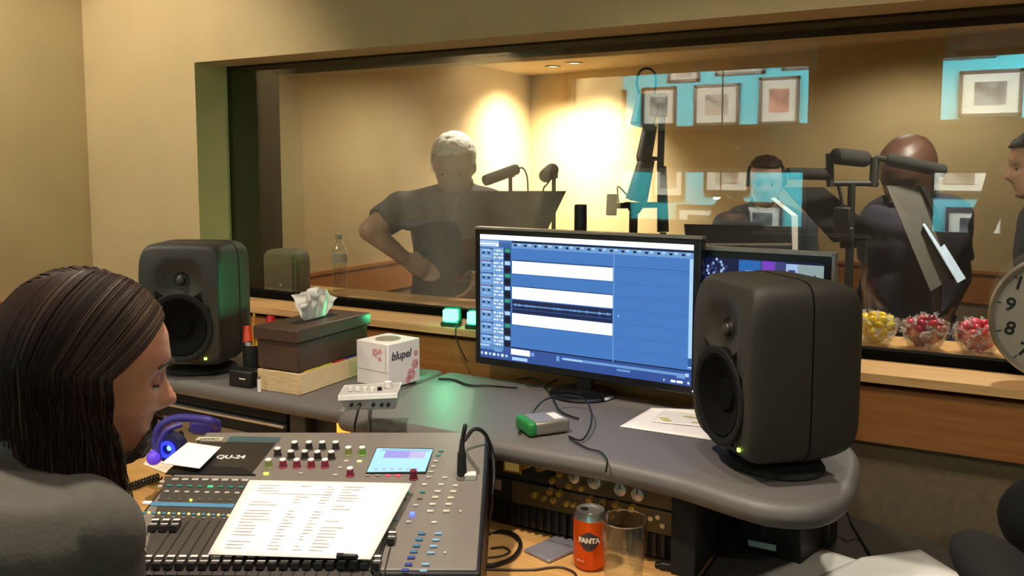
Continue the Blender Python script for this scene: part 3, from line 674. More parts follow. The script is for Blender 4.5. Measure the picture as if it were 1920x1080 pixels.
# fader slots and fader caps
def chan(k): return -.2735+.0195*k
def slot(x, y0, y1):
    m = (y0+y1)/2; L = abs(y1-y0)
    MB().box((0, 0, 0), (.0022, L, .0012)).build('fader_slot', BLACK, mix, smooth=False, loc=(x, m, surf(m)+.0002), rot=(SLP, 0, 0))
fa = MP(297, 1062); fb = MP(641, 1065); kx = (fb.x-fa.x)/16
FX = [fa.x-kx+kx*i for i in range(21)]; FY = fa.y
ytop = MP(330, 976).y
for x in FX: slot(x, ytop, FY-.03)
FC = mat('fader_cap', '#8f8880', .4); FT = mat('fader_cap_stripe', '#e8e2d8', .4)
fb_ = MB(); 
for z0, z1, a, c in ((.004, .012, .006, .012), ):
    fb_.add([(-.0065, -.013, .003), (.0065, -.013, .003), (.0065, .013, .003), (-.0065, .013, .003), (-.006, -.011, .013), (.006, -.011, .013), (.006, -.003, .0095), (-.006, -.003, .0095), (.006, .003, .0095), (-.006, .003, .0095), (.006, .011, .013), (-.006, .011, .013)],
           [(0, 1, 2, 3), (4, 5, 6, 7), (7, 6, 8, 9), (9, 8, 10, 11), (0, 1, 5, 4), (2, 3, 11, 10), (1, 2, 10, 8, 6, 5), (3, 0, 4, 7, 9, 11)])
fb_.box((0, .0, .0098), (.012, .002, .0012), mi=1); fb_.box((0, .0085, .0128), (.0115, .005, .001), mi=1)
fp = None
def fader(x, y):
    global fp
    loc = Vector((x, y, surf(y)))
    if fp is None: fp = fb_.build('fader', [KN, FT], mix, loc=loc, rot=(SLP, 0, 0), bevel=.0008)
    else:
        o = fp.copy(); COL.objects.link(o); o.location = loc
for x in FX: fader(x, FY)
q = MP(309, 992)
for i in range(3): fader(q.x+(i-1)*kx, q.y)
qa, qb = MP(742, 985), MP(733, 1068)
slot(qa.x, MP(760, 992).y, qb.y-.03); slot(MP(728, 995).x, MP(728, 995).y, qb.y-.03)
q = MP(750, 1016); fader(qa.x+.0, q.y)
# ------------------------------------------------------------------ papers on the console
def sheet(name, label, pts, z_off=.001, cat='paper', lines=None, group=None, m=PAPER, bend=0, n=10, world=True):
    """paper from 4 corner points (far-left, far-right, near-right, near-left)"""
    A, B, C_, E_ = [Vector(p) for p in pts]; b = MB(); vs = []
    for j in range(n+1):
        for i in range(n+1):
            s, t = i/n, j/n; p = (A*(1-s)+B*s)*(1-t)+(E_*(1-s)+C_*s)*t
            p = p + Vector((0, 0, z_off + bend*math.sin(PI*s)*(t**2) + abs(bend)*.4*max(0, s-.8)*4*t)); vs.append(p)
    fs = [(j*(n+1)+i, j*(n+1)+i+1, (j+1)*(n+1)+i+1, (j+1)*(n+1)+i) for j in range(n) for i in range(n)]
    o0 = (A+B+C_+E_)/4; vs = [v-o0 for v in vs]
    o = b.add(vs, fs).build(name, m, smooth=True, loc=o0)
    so = o.modifiers.new('t', 'SOLIDIFY'); so.thickness = .0012; so.offset = 1
    tag(o, label, cat, group)
    if lines:
        k = MB()
        for s0, t0, s1, t1 in lines:
            q = []
            for s, t in ((s0, t1), (s1, t1), (s1, t0), (s0, t0)):
                p = (A*(1-s)+B*s)*(1-t)+(E_*(1-s)+C_*s)*t + Vector((0, 0, z_off+.0018+bend*math.sin(PI*s)*(t**2)+ abs(bend)*.4*max(0, s-.8)*4*t)); q.append(p-o0)
            k.quad(*q)
        k.build('printed_lines', mat('grey_print', '#a2968f', .8), o, smooth=False)
    return o
def mw(px, py, up): return MXM @ MP(px, py, up)
rl = []
rr = random.Random(3)
for r in range(22):
    t = .08+r*.04
    for (a, c) in ((.08, .26), (.34, .42), (.5, .56), (.6, .74)):
        if rr.random() < .75: rl.append((a, t, a+(c-a)*(.4+.6*rr.random()), t+.008))
rl.append((.12, .2, .5, .205))
sheet('script_page', 'large white printed page lying across the console faders', [mw(468, 901, .022), mw(772, 907, .020), mw(695, 1050, .018), mw(390, 1040, .016)], 0, 'paper', rl)
sheet('note_sheet', 'small white note sheet on the upper left of the console', [mw(352, 829, .012), mw(414, 838, .012), mw(374, 878, .014), mw(303, 868, .013)], 0, 'paper')
pn = thing('pen', 'black pen lying at the near edge of the big printed page', 'pen', mw(652, 1043, .024))
e = (mw(672, 1043, .024)-mw(632, 1041, .024))
MB().cyl(-e*.5, e*.42, .004, n=12).cyl(e*.42, e*.5, .004, .001, n=12).build('barrel', BLACK, pn)
MB().cyl(-e*.5, -e*.2, .0046, n=12).build('cap', BLACKM, pn)
# black jack plug cable looping over the console edge
jp = MXM @ MP(866, 897); upv = Vector((0, 0, 1))
cb = thing('headphone_cable', 'black cable looping out of the console top right and over its edge', 'cable', jp)
MB().cyl((0, 0, 0), (0, 0, .006), .011, n=20).build('socket_ring', CHROME, cb)
MB().cyl((0, 0, .004), (.0, 0, .05), .0095, .008, n=20).cyl((0, 0, .05), (0, .002, .075), .0065, .004, n=16).build('plug', BLACKM, cb)
L = [Vector((0, .002, .07)), Vector((.002, .01, .10))]
for px, py, d in ((868, 828, 1.70), (888, 805, 1.72), (908, 812, 1.73), (922, 845, 1.74), (926, 890, 1.72)): L.append(D(px, py, d)-jp)
e1 = D(921, 945, 1.70)-jp; L += [e1, Z(915, 1000, DL+.006)-jp]
for px, py in ((940, 996), (966, 1004), (976, 1022), (962, 1045), (930, 1058), (912, 1060)): L.append(Z(px, py, DL+.006)-jp)
MB().tube(L, .0042, 8).build('cord', BLACK, cb)
MB().box((0, 0, .0), (.022, .016, .012)).build('socket_box', WHITE, cb, loc=MXM @ MP(882, 892, .006)-jp, rot=(SLP, 0, MXA), bevel=.002)

# ================================================================== THINGS ON THE DESK
def on_desk(px, py): return Z(px, py, DT)
# tissue holder on a wooden block
bx = thing('wooden_box', 'pale wooden box under the brown leather tissue holder', 'box', (-1.555, 1.715, DT), rad(2))
LB, LD = .14, .285
MB().box((0, 0, .0275), (LB, LD, .055)).build('body', mat('pale_wood', '#b99b70', .6, color2='#d6bd92', scale=10, stretch=(3, 3, 30)), bx, bevel=.002)
MB().box((LB/2-.001, 0, .0275), (.004, LD*.98, .05)).build('page_block', mat('cream_pages', '#ddc79a', .8, scale=40, stretch=(1, 1, 40), var=.12), bx)
for i, c in enumerate(('#e8c64a', '#d8d24f', '#c94a34', '#4f4a9a')):
    MB().box((LB/2-.012, -.095+.055*i, .0565), (.024, .05, .003)).build('colour_tab', mat('tab_'+str(i), c, .6), bx, smooth=False)
lb = thing('tissue_holder', 'brown leather tissue holder with a white tissue sticking out', 'tissue box', (-1.555, 1.715, DT+.0585), rad(2))
LEA = mat('brown_leather', '#46332a', .4, var=.15, scale=40, bump=.2)
MB().box((0, 0, .038), (.138, .285, .075)).build('body', LEA, lb, bevel=.004)
MB().box((0, 0, .092), (.15, .30, .034)).build('lid', LEA, lb, bevel=.004)
MB().box((0, 0, .1095), (.03, .16, .002)).build('slot', BLACKM, lb, smooth=False)
ti = MB()
for sh, (ph, hh, dx) in enumerate(((0, .078, -.014), (1.7, .086, .0), (3.1, .074, .014))):
    NU, NV = 60, 16; vs = []
    for j in range(NV+1):
        t = j/NV
        for i in range(NU+1):
            u = i/NU*2-1; wd = .034+.034*t**.6; top = hh*(1-.28*abs(u)**3+.035*math.sin(7*u+ph)+.02*math.sin(13*u+2*ph))
            fold = .004*t+.010*t*math.sin(10*u+ph)+.003*t*math.sin(19*u+ph*2)
            vs.append((dx*t+fold+.012*t*t*math.sin(3*u+ph)*(1 if sh != 1 else .4), wd*u+.004*t*math.sin(14*t+6*u), top*t))
    fs = [(j*(NU+1)+i, j*(NU+1)+i+1, (j+1)*(NU+1)+i+1, (j+1)*(NU+1)+i) for j in range(NV) for i in range(NU)]
    ti.add(vs, fs)
ti.build('tissue', mat('tissue_paper', '#f1ece2', .9, var=.02), lb, loc=(.0, -.0, .106), angle=80)
tc_ = thing('tissue_box', 'white cube tissue box with pink flower print beside the leather holder', 'tissue box', (-1.375, 1.80, DT), rad(-8))
CB = mat('white_card', '#e9e0da', .6, var=.02)
MB().box((0, 0, .058), (.118, .118, .116)).build('carton', CB, tc_, bevel=.002)
MB().lathe([(.001, .1165), (.034, .1165), (.034, .117), (.001, .1172)], 24).build('opening', mat('opening_shade', '#8f8471', .9), tc_)
text('lettering', 'blupel', .030, mat('dark_print', '#3c3440', .6), tc_, (.0595, -.012, .082), (PI/2, 0, PI/2), bold=.0004, shear=.2)
PK = mat('pink_print', '#d9969a', .7, var=.1)
fl = MB(); f2 = MB(); rr = random.Random(2)
for cy, cz, r in ((.025, .025, .016), (.04, .05, .013), (.012, .012, .01), (.043, .078, .008)):
    for k in range(6):
        a = 2*PI*k/6; fl.cyl((.0592, cy+r*.6*math.cos(a), cz+r*.6*math.sin(a)), (.0597, cy+r*.6*math.cos(a), cz+r*.6*math.sin(a)), r*.42, n=10)
for cx, cz, r in ((.012, .09, .012), (.03, .095, .008), (.028, .075, .007)):
    for k in range(5):
        a = 2*PI*k/5; f2.cyl((cx+r*.6*math.cos(a), -.0592, cz+r*.6*math.sin(a)), (cx+r*.6*math.cos(a), -.0597, cz+r*.6*math.sin(a)), r*.4, n=10)
fl.build('flower_print', PK, tc_, smooth=False); f2.build('flower_print', PK, tc_, smooth=False)
MB().box((0, -.0594, .042), (.112, .0008, .001)).box((.05, -.0594, .075), (.001, .0008, .066)).build('carton_fold', mat('fold_grey', '#a79b92', .8), tc_, smooth=False)
# pen pot full of pens
hp = thing('pen_holder', 'black pen holder between the left speaker and tissue holder', 'pen holder', (-1.71, 1.655, DT), rad(10))
MB().lathe([(.034, 0), (.036, .095), (.033, .095), (.031, .004), (.001, .004)], 24).build('cup', BLACK, hp)
for i, (c, px, py, lab) in enumerate((('#e2461e', 463, 612, 'orange red capped pen at the left of the pen holder'), ('#d81f2c', 508, 592, 'red capped marker sticking out at the right of the pen holder'),
        ('#e0b93a', 483, 640, 'yellow pen in the middle of the pen holder'), ('#2c5a7a', 459, 640, 'teal blue pen in the pen holder'), ('#c98a2e', 476, 588, 'slim amber pencil, tallest in the pen holder'), ('#3c4237', 516, 612, 'dark green marker leaning right in the pen holder'), ('#7a2a30', 494, 620, 'dark red pen leaning across the pen holder'))):
    tip = D(px, py, 2.34+.015*(i % 2)); base = Vector((-1.71, 1.655, DT+.008))+RT*((px-487)*.0006)+Vector((-.485, .875, 0))*(.014*((i*3 % 4)-1.5)/1.5)
    t = thing('pen', lab, 'pen', base); d = tip-base
    r = .0035 if i == 4 else (.0105 if i in (0, 1, 5) else .0075)
    MB().cyl((0, 0, 0), d*.72, r*.9, n=12).build('barrel', mat('pen_barrel_'+str(i), c if i in (4, 5, 3) else '#b9b2a6', .4), t)
    MB().cyl(d*.68, d, r*1.25, r, n=12).build('cap', mat('pen_cap_'+str(i), c, .35), t)
bxs = thing('small_device', 'small black device with a white mark in front of the pen holder', 'device', (-1.676, 1.585, DT), rad(4))
MB().box((0, 0, .022), (.075, .05, .044)).build('case', BLACK, bxs, bevel=.005)
MB().box((.01, -.0255, .024), (.02, .001, .003)).build('mark', WHITE, bxs, smooth=False)
sb = thing('small_bottle', 'tiny white capped vial standing left of the wooden box', 'vial', (-1.600, 1.556, DT))
MB().cyl((0, 0, 0), (0, 0, .032), .005, n=14).build('body', WHITE, sb); MB().cyl((0, 0, .032), (0, 0, .04), .004, n=14).build('cap', CHROME, sb)
wl = thing('plastic_card', 'white plastic tag standing beside the pens', 'tag', (-1.662, 1.655, DT)); MB().box((0, 0, .062), (.022, .006, .05)).build('plate', WHITE, wl, bevel=.002)
MB().cyl((0, 0, 0), (0, 0, .04), .004, n=10).build('stem', BLACK, wl)
# white controller box on gooseneck
wp = D(695, 745, 1.872)
wc = thing('talkback_controller', 'small white control box with knobs on a thin stand above the console', 'control box', (wp.x, wp.y, DL), MXA)
hz = wp.z-DL
bw_ = MB(); hw, hd = .064, .036
bw_.add([(-hw, -hd, hz+.014), (hw, -hd, hz+.020), (hw, hd, hz+.024), (-hw, hd, hz+.018), (-hw*.98, -hd, hz+.004), (hw, -hd, hz+.010), (hw*.9, -hd+.006, hz-.018), (-hw*.75, -hd+.006, hz-.020), (hw*.9, hd, hz-.014), (-hw*.75, hd, hz-.016)],
        [(0, 1, 2, 3), (0, 1, 5, 4), (4, 5, 6, 7), (6, 8, 9, 7), (1, 2, 8, 6, 5), (3, 0, 4, 7, 9), (2, 3, 9, 8)])
bw_.build('case', mat('silver_grey_plastic', '#a9a5a0', .4), wc, bevel=.002)
MB().add([(-hw, -hd-.002, hz+.013), (hw, -hd-.002, hz+.019), (hw, hd, hz+.024), (-hw, hd, hz+.018), (-hw, -hd-.002, hz+.003), (hw, -hd-.002, hz+.009)], [(0, 1, 2, 3), (0, 4, 5, 1)]).build('top_cover', mat('bright_white_plastic', '#f4f1ea', .35), wc, smooth=False)
for i, x in enumerate((-.042, -.026, -.01, .006, .022)):
    MB().lathe([(.0055, 0), (.005, .008), (.001, .009)], 14).build('knob', WHITE if i != 4 else BLACK, wc, loc=(x, -.012, hz+.018))
MB().lathe([(.009, 0), (.0085, .012), (.001, .013)], 18).build('large_knob', WHITE, wc, loc=(.038, .004, hz+.022))
for x in (-.035, -.018, .012, .03, .044):
    MB().cyl((x, -hd+.003, hz-.006), (x, -hd-.006, hz-.006), .004, n=12).build('socket', BLACK, wc)
MB().tube([(0, 0, 0), (.002, .002, .1), (-.002, -.004, hz-.06), (0, 0, hz-.016)], .0045, 10).build('stand', CHROME, wc)
MB().cyl((0, 0, 0), (0, 0, .01), .022, n=28).build('base', BLACK, wc, bevel=.003)
MB().tube([(-.018, -hd-.004, hz-.006), (-.02, -.05, hz-.02), (-.028, -.045, hz-.055), (-.03, -.012, hz-.1), (-.01, .0, .04)], .0025, 6).build('wire', BLACK, wc)
# green fronted device with cables
gd = thing('audio_interface', 'silver and green pocket box with cables at the desk front edge', 'device', (-.815, 1.62, DT), rad(-38))
MB().box((0, .0, .017), (.075, .085, .03)).build('case', mat('champagne_metal', '#9a948a', .3, metal=.6), gd, bevel=.008, seg=4)
MB().box((0, -.045, .017), (.078, .022, .032)).build('green_front', mat('green_rubber', '#1f7a3a', .5), gd, bevel=.009, seg=4)
MB().box((.005, .02, .0325), (.045, .02, .001)).build('shiny_label', WHITE, gd, smooth=False)
o0 = gd.location
c1 = thing('black_wire', 'thin black wire arching from the green box up behind the large monitor', 'wire', (0, 0, 0))
MB().tube([Z(973, 812, DT+.006), Z(985, 795, DT+.008), D(1005, 765, 1.90), D(1025, 748, 1.97), D(1060, 742, 2.02), D(1095, 748, 2.0), D(1109, 775, 1.90), D(1105, 805, 1.82), Z(1090, 825, DT+.006), Z(1066, 818, DT+.008)], .0022, 6).build('cord', BLACK, c1)
c2 = thing('black_wire', 'thin black wire hanging over the rolled desk edge right of the green box', 'wire', (0, 0, 0))
MB().tube([Z(1068, 822, DT+.006), Z(1100, 840, DT+.005), Z(1125, 847, DT+.006), Z(1137, 860, DT+.006), Y(1138, 872, 1.491), Y(1136, 885, 1.49)], .002, 6).build('cord', BLACK, c2)
c3 = thing('black_wire', 'tangle of thin black wire lying on the desk beneath the monitor', 'wire', (0, 0, 0))
MB().tube([Z(970, 712, DT+.004), Z(1000, 710, DT+.005), Z(1030, 735, DT+.005), Z(1050, 770, DT+.005), Z(1085, 785, DT+.005)], .0022, 6).tube([Z(985, 718, DT+.006), Z(1010, 725, DT+.012), Z(1045, 712, DT+.006)], .0022, 6).build('cord', BLACK, c3)
c4 = thing('black_wire', 'black wire lying across the green lit part of the desk left of the monitor', 'wire', (0, 0, 0))
MB().tube([Z(822, 710, DT+.004), Z(850, 712, DT+.004), Z(880, 722, DT+.004), Z(915, 722, DT+.005), Z(970, 726, DT+.004)], .0032, 6).build('cord', BLACK, c4)
sheet('paper_sheet', 'white printed sheet on the blue lit desk left of the right speaker', [Z(1222, 766, DT), Z(1325, 770, DT), Z(1345, 828, DT), Z(1162, 801, DT)], .001, 'paper')
sheet('paper_sheet', 'smaller sheet with yellow marks lying on top of the sheet by the right speaker', [Z(1248, 770, DT), Z(1330, 772, DT), Z(1340, 806, DT), Z(1222, 794, DT)], .004, 'paper')
ym = MB(); 
for px, py in ((1245, 784), (1250, 788), (1290, 781), (1300, 783), (1305, 792)):
    p = Z(px, py, DT+.0062); ym.box(p, (.02, .006, .0006), Euler((0, 0, .3)))
tag(ym.build('yellow_tabs', mat('yellow_mark', '#cdbb60', .7), smooth=False), 'yellow highlighter strips on the sheet by the right speaker', 'sticky tabs')
# ------------------------------------------------------------------ on the wooden top
cn = thing('drink_can', 'orange soft drink can standing on the wooden top', 'can', (Z(1106, 1060, DL).x, Z(1106, 1060, DL).y, DL), rad(20))
ORG = mat('orange_can', '#e2570f', .28, metal=.35, var=.03)
MB().lathe([(.024, .001), (.027, 0), (.0325, .010), (.033, .014), (.033, .097), (.0325, .1)], 40).build('body', ORG, cn)
MB().lathe([(.0325, .1), (.0275, .112), (.0275, .1155), (.0262, .1155), (.0255, .112), (.001, .111)], 40).build('lid', CHROME, cn)
MB().box((.004, -.012, .113), (.012, .018, .0012)).build('ring_pull', CHROME, cn, bevel=.0004)
MB().lathe([(.001, .1122), (.008, .1122), (.008, .1126), (.001, .1126)], 16).build('mouth_hole', BLACK, cn, loc=(-.012, .006, .0))
def wrap(o, r, a0, z0, s=1.0):
    for v in o.data.vertices:
        c = v.co; a = a0 + c.x*s/r; d = r + c.z
        v.co = Vector((d*math.sin(a), -d*math.cos(a), z0 + c.y))
    return o
bl = MB(); NB = 28; bl.add([(.021*math.cos(2*PI*i/NB)*(1+.12*math.sin(3*2*PI*i/NB)), .017*math.sin(2*PI*i/NB)*(1+.1*math.cos(4*2*PI*i/NB)), .0003) for i in range(NB)], [tuple(range(NB))])
bm_ = bl.build('badge', mat('can_badge', '#3b3440', .4), cn, smooth=False)
bmx = bmesh.new(); bmx.from_mesh(bm_.data); bmesh.ops.triangulate(bmx, faces=bmx.faces); bmesh.ops.subdivide_edges(bmx, edges=bmx.edges, cuts=3); bmx.to_mesh(bm_.data); bmx.free(); wrap(bm_, .0334, 0, .062)
tx = text('lettering', 'FANTA', .0135, mat('cream_print', '#efe4cf', .5), cn, ext=.0002, bold=.0008); wrap(tx, .0341, 0, .064)
tx = text('small_print', '330 ml', .006, mat('cream_print', '#efe4cf', .5), cn, ext=.0001); wrap(tx, .0334, -.55, .022)
gp = Z(1169, 1112, DL)
gl = thing('drinking_glass', 'clear faceted drinking glass in front of the can', 'glass', (gp.x, gp.y, DL))
def facet(prof, n, amp):
    b = MB().lathe(prof, n)
    for i, v in enumerate(b.v):
        x, y, z = v; a = math.atan2(y, x); r = math.hypot(x, y)
        if .006 < z < .085 and r > .02:
            k = 1 - amp*abs(math.sin(4.5*a))*min(1, (.085-z)/.012); b.v[i] = (x*k, y*k, z)
    return b
facet([(.001, .001), (.031, .001), (.033, .006), (.0345, .012), (.0375, .06), (.039, .085), (.0425, .139), (.043, .142), (.0412, .142), (.0405, .139), (.037, .085), (.034, .03), (.031, .014), (.001, .012)], 90, .05).build('body', GLASS, gl, angle=60)
MB().lathe([(.0418, 0), (.0428, .0015), (.0418, .003), (.0408, .0015)], 60, closed=True).build('rim', glass('glass_rim', .6, (.95, .95, .95), .15), gl, loc=(0, 0, .1395))
MB().lathe([(.030, 0), (.033, .004), (.028, .007), (.001, .006), (.001, .001)], 48).build('base', glass('glass_base', .2, (.9, .9, .88), .02), gl, loc=(0, 0, .0015))
ph = thing('mobile_phone', 'silver mobile phone lying face down left of the can', 'phone', Z(1052, 1026, DL), rad(-18))
MB().box((0, 0, .004), (.072, .145, .007)).build('body', mat('silver_phone_back', '#a6a2aa', .3, metal=.5), ph, bevel=.003, seg=3)
MB().box((.012, .055, .008), (.012, .010, .0015)).build('camera', BLACK, ph, bevel=.0005)
MB().box((0, .0, .0077), (.073, .0012, .0004), Euler((0, 0, .25))).build('seam', DGREY, ph, smooth=False)
w1 = thing('black_wire', 'thin wire curving on the wooden top left of the can', 'wire', (0, 0, 0))
MB().tube([Z(908, 1067, DL+.003), Z(940, 1068, DL+.003), Z(1000, 1068, DL+.003), Z(1030, 1064, DL+.003), Z(1055, 1064, DL+.003), Z(1078, 1075, DL+.003), Z(1085, 1095, DL+.003)], .0022, 6).build('cord', mat('brown_wire', '#3a2416', .5), w1)
w2 = thing('black_wire', 'short loop of thin wire on the wooden top beside the console', 'wire', (0, 0, 0))
MB().tube([Z(915, 1045, DL+.003), Z(940, 1042, DL+.003), Z(956, 1034, DL+.003), Z(945, 1026, DL+.003), Z(920, 1028, DL+.003)], .002, 6).build('cord', mat('brown_wire', '#3a2416', .5), w2)
bl_ = thing('black_clip', 'small black clip on the wooden top by the dark end panel', 'clip', Z(1254, 1068, DL), rad(12))
MB().box((0, 0, .008), (.036, .022, .016)).build('body', BLACK, bl_, bevel=.004); MB().box((-.02, 0, .006), (.014, .012, .01)).build('tab', BLACK, bl_, bevel=.003)
# coiled cord and purple headphones left of the console
cc = thing('coiled_cord', 'black coiled phone cord on the wooden top left of the console', 'cord', (0, 0, 0))
a, c = Z(236, 915, DL+.012), Z(300, 893, DL+.012); pts = []
ax = (c-a); l = ax.length; ax.normalize(); s_ = ax.cross(Vector((0, 0, 1)))
for i in range(121):
    t = i/120; an = t*2*PI*11; pts.append(a+ax*l*t+s_*.008*math.cos(an)+Vector((0, 0, 1))*.008*math.sin(an))
MB().tube(pts, .0022, 6, smooth=0).build('cord', BLACK, cc)
nt = Z(292, 868, DL); sheet('note_pad', 'cream note paper on the wooden top left of the console corner', [Z(300, 836, DL), Z(345, 842, DL), Z(318, 892, DL), Z(268, 872, DL)], .002, 'paper', m=mat('cream_paper', '#e9d9bf', .8))
hd_ = thing('headphones', 'purple lit headphones standing left of the console with a blue light', 'headphones', D(335, 812, 2.03), rad(20))
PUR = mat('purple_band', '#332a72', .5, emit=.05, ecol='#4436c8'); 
hr = D(335, 812, 2.03)
def hl(px, py, d=2.03): 
    return Matrix.Rotation(-rad(20), 3, 'Z') @ (D(px, py, d)-hr)
MB().tube([hl(298, 850), hl(290, 828), hl(300, 800), hl(325, 785), hl(360, 784), hl(395, 789), hl(405, 800, 2.06)], .010, 12).build('headband', PUR, hd_)
MB().tube([hl(300, 862, 1.97), hl(296, 838, 1.97), hl(312, 808, 1.98), hl(340, 796, 2.0)], .007, 10).build('inner_band', PUR, hd_)
M3 = Matrix.Rotation(PI/2, 3, 'X') @ Matrix.Rotation(.3, 3, 'Y')
ec = MB().lathe([(.001, -.014), (.034, -.012), (.04, 0), (.034, .014), (.001, .018)], 32, M=Matrix.Rotation(PI/2, 3, 'X')).build('ear_cup', mat('dark_blue_cup', '#15163a', .4), hd_, loc=hl(322, 838, 1.99))
MB().lathe([(.012, 0), (.02, 0), (.02, .004), (.012, .004)], 28, M=Matrix.Rotation(PI/2, 3, 'X'), closed=True).build('light_ring', mat('blue_led', '#2030ff', .4, emit=3.0, ecol='#1a28ff'), ec, loc=(0, -.018, 0))
MB().ball((0, 0, 0), (.006, .003, .006), 12, 8).build('light_dot', mat('blue_led_dot', '#58a8ff', .4, emit=6, ecol='#4aa0ff'), ec, loc=(.006, -.02, .004))
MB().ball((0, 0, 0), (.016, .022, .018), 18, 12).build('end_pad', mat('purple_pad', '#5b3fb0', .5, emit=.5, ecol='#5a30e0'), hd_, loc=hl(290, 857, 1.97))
MB().box((0, 0, 0), (.075, .03, .04)).build('second_ear_cup', PUR, hd_, loc=hl(385, 800, 2.08), bevel=.012, seg=3)
# ------------------------------------------------------------------ right corner
db = thing('direct_box', 'black box with a white label under the right desk corner', 'box', (Z(1468, 1048, DL).x-.02, Z(1468, 1048, DL).y+.05, DL), rad(-14))
MB().box((0, .01, .055), (.14, .12, .11)).build('case', BLACK, db, bevel=.004)
MB().box((-.01, -.052, .018), (.06, .002, .012), Euler((0, -.12, 0))).build('label', WHITE, db, smooth=False)
MB().box((-.005, -.0525, .05), (.012, .003, .022)).build('switch', DGREY, db, smooth=False)
pb = thing('plug_block', 'small black plug block beside the labelled black box', 'plug', (Z(1520, 1005, DL).x+.02, Z(1520, 1005, DL).y-.02, DL), rad(-10))
MB().box((0, 0, .05), (.06, .05, .10)).build('body', BLACK, pb, bevel=.005); MB().box((.032, -.02, .085), (.006, .01, .008)).build('pin', WHITE, pb)
cw = thing('black_wire', 'black wire drooping from the plug block over the dark counter', 'wire', (0, 0, 0))
MB().tube([D(1545, 965, 1.74), D(1560, 952, 1.76), D(1575, 950, 1.77), D(1590, 965, 1.77), D(1597, 985, 1.76), Z(1612, 1010, DL+.004), Z(1636, 1050, DL+.004), Z(1650, 1085, DL+.004)], .003, 6).build('cord', BLACK, cw)
sheet('paper_sheet', 'left white sheet overlapping on the dark counter at the bottom right', [Z(1540, 1031, DL), Z(1640, 1063, DL), Z(1560, 1160, DL), Z(1380, 1100, DL)], .002, 'paper', bend=.004)
sheet('paper_sheet', 'right white sheet lying on top on the dark counter at the bottom right', [Z(1615, 1057, DL), Z(1725, 1042, DL), Z(1860, 1130, DL), Z(1470, 1120, DL)], .012, 'paper', bend=.006)
# wall clock leaning on the ledge
cp_ = Y(1993, 612, 2.10)
RC = .138
ck = thing('round_clock', 'round white clock with black numerals standing on the window ledge at the right edge', 'clock', (cp_.x, 2.112, 1.0655+RC+.0), 0); ck.rotation_euler = (0, rad(13), 0)
Rx = Matrix.Rotation(PI/2, 3, 'X')
MB().lathe([(.001, -.016), (RC-.008, -.016), (RC, -.010), (RC, .012), (RC-.004, .018), (RC-.012, .012), (RC-.012, .004), (.001, .004)], 72, M=Rx).build('rim', mat('clock_rim', '#8d8577', .35, metal=.5), ck)
MB().lathe([(.001, .003), (RC-.011, .003), (RC-.011, .0052), (.001, .0052)], 72, M=Rx).build('dial', mat('clock_dial', '#8d8473', .7, var=.02), ck)
for hnum in range(1, 13):
    a = rad(90-30*hnum); text('numeral', str(hnum), .041, BLACK, ck, (math.cos(a)*RC*.72, -.006, math.sin(a)*RC*.72), (PI/2, 0, 0), bold=.0006)
for i in range(12):
    a = rad(30*i); MB().box((math.cos(a)*RC*.88, -.0056, math.sin(a)*RC*.88), (.010, .001, .002), Euler((0, -a, 0))).build('hour_mark', BLACK, ck, smooth=False)
for a, l, wd in ((20, .075, .006), (110, .105, .004)):
    MB().box((math.cos(rad(a))*l/2, -.008, math.sin(rad(a))*l/2), (l, .0012, wd), Euler((0, -rad(a), 0))).build('hand', BLACK, ck, smooth=False)
# green cue light boxes on the ledge
GL = mat('green_lamp', '#9dffd0', .4, emit=9, ecol='#3dffb0'); GH = mat('green_housing', '#0b3a26', .4)
def cue(px, y, label, w=.042, em_=True):
    p = Y(px, 598, y)
    t = thing('cue_light', label, 'cue light', (p.x, y, 1.0645), rad(12), 'green cue lights on the window ledge')
    MB().box((0, 0, .006), (w+.012, .034, .012)).box((0, .014, .03), (w+.012, .008, .05)).build('housing', GH, t, bevel=.002)
    MB().box((0, -.004, .031), (w, .024, .034)).build('lens', GL, t, bevel=.004)
    return t, p
t, p = cue(846, 2.045, 'bright green cue light on the window ledge left of the large monitor')
MB().tube([(.025, .01, .004), (.03, -.04, .006), (.04, -.0585, -.03), (.07, -.0585, -.09)], .002, 6).build('wire', BLACK, t)
cue(888, 2.045, 'green cue light half hidden behind the left edge of the large monitor', .03)
light('green_glow', 'SPOT', (p.x-.03, 2.09, 1.10), 6, (.1, 1, .4), .015, (-2.37, 2.13, 1.45), 46, .6)
light('green_glow', 'SPOT', (p.x+.0, 2.005, 1.10), 1.5, (.1, 1, .45), .015, (p.x+.08, 1.80, .95), 130, 1)
light('green_glow', 'SPOT', (p.x-.03, 2.0, 1.112), 8, (.1, 1, .4), .015, (-1.80, 1.66, 1.16), 38, .8)
# ------------------------------------------------------------------ booth sill : bottle, little speaker, sweets
bt = thing('water_bottle', 'clear plastic water bottle on the booth sill', 'bottle', (-2.22, 2.60, 1.035))
PL = glass('bottle_plastic', .05, (.97, .98, .97), .05, fres=True)
bprof = [(.001, .002), (.027, 0), (.031, .006)]
for i in range(6): bprof += [(.031, .012+.016*i), (.0285, .02+.016*i)]
bprof += [(.031, .11), (.031, .15), (.026, .172), (.014, .188), (.0125, .2), (.0125, .205)]
MB().lathe(bprof, 36).build('body', PL, bt); MB().cyl((0, 0, .203), (0, 0, .222), .0145, n=24).build('cap', mat('pale_cap', '#8f9886', .5), bt)
MB().lathe([(.0315, .112), (.0318, .114), (.0318, .146), (.0315, .148)], 36).build('label', film('bottle_label', (.5, .53, .47), .6), bt)
MB().lathe([(.0008, .004), (.028, .004), (.0275, .10), (.0008, .10)], 30).build('water', glass('still_water', .03, (.97, .98, .98)), bt)
sp = thing('talkback_speaker', 'small grey box speaker between the window panes at the left', 'speaker', (-2.205, 2.295, 1.046), rad(6))
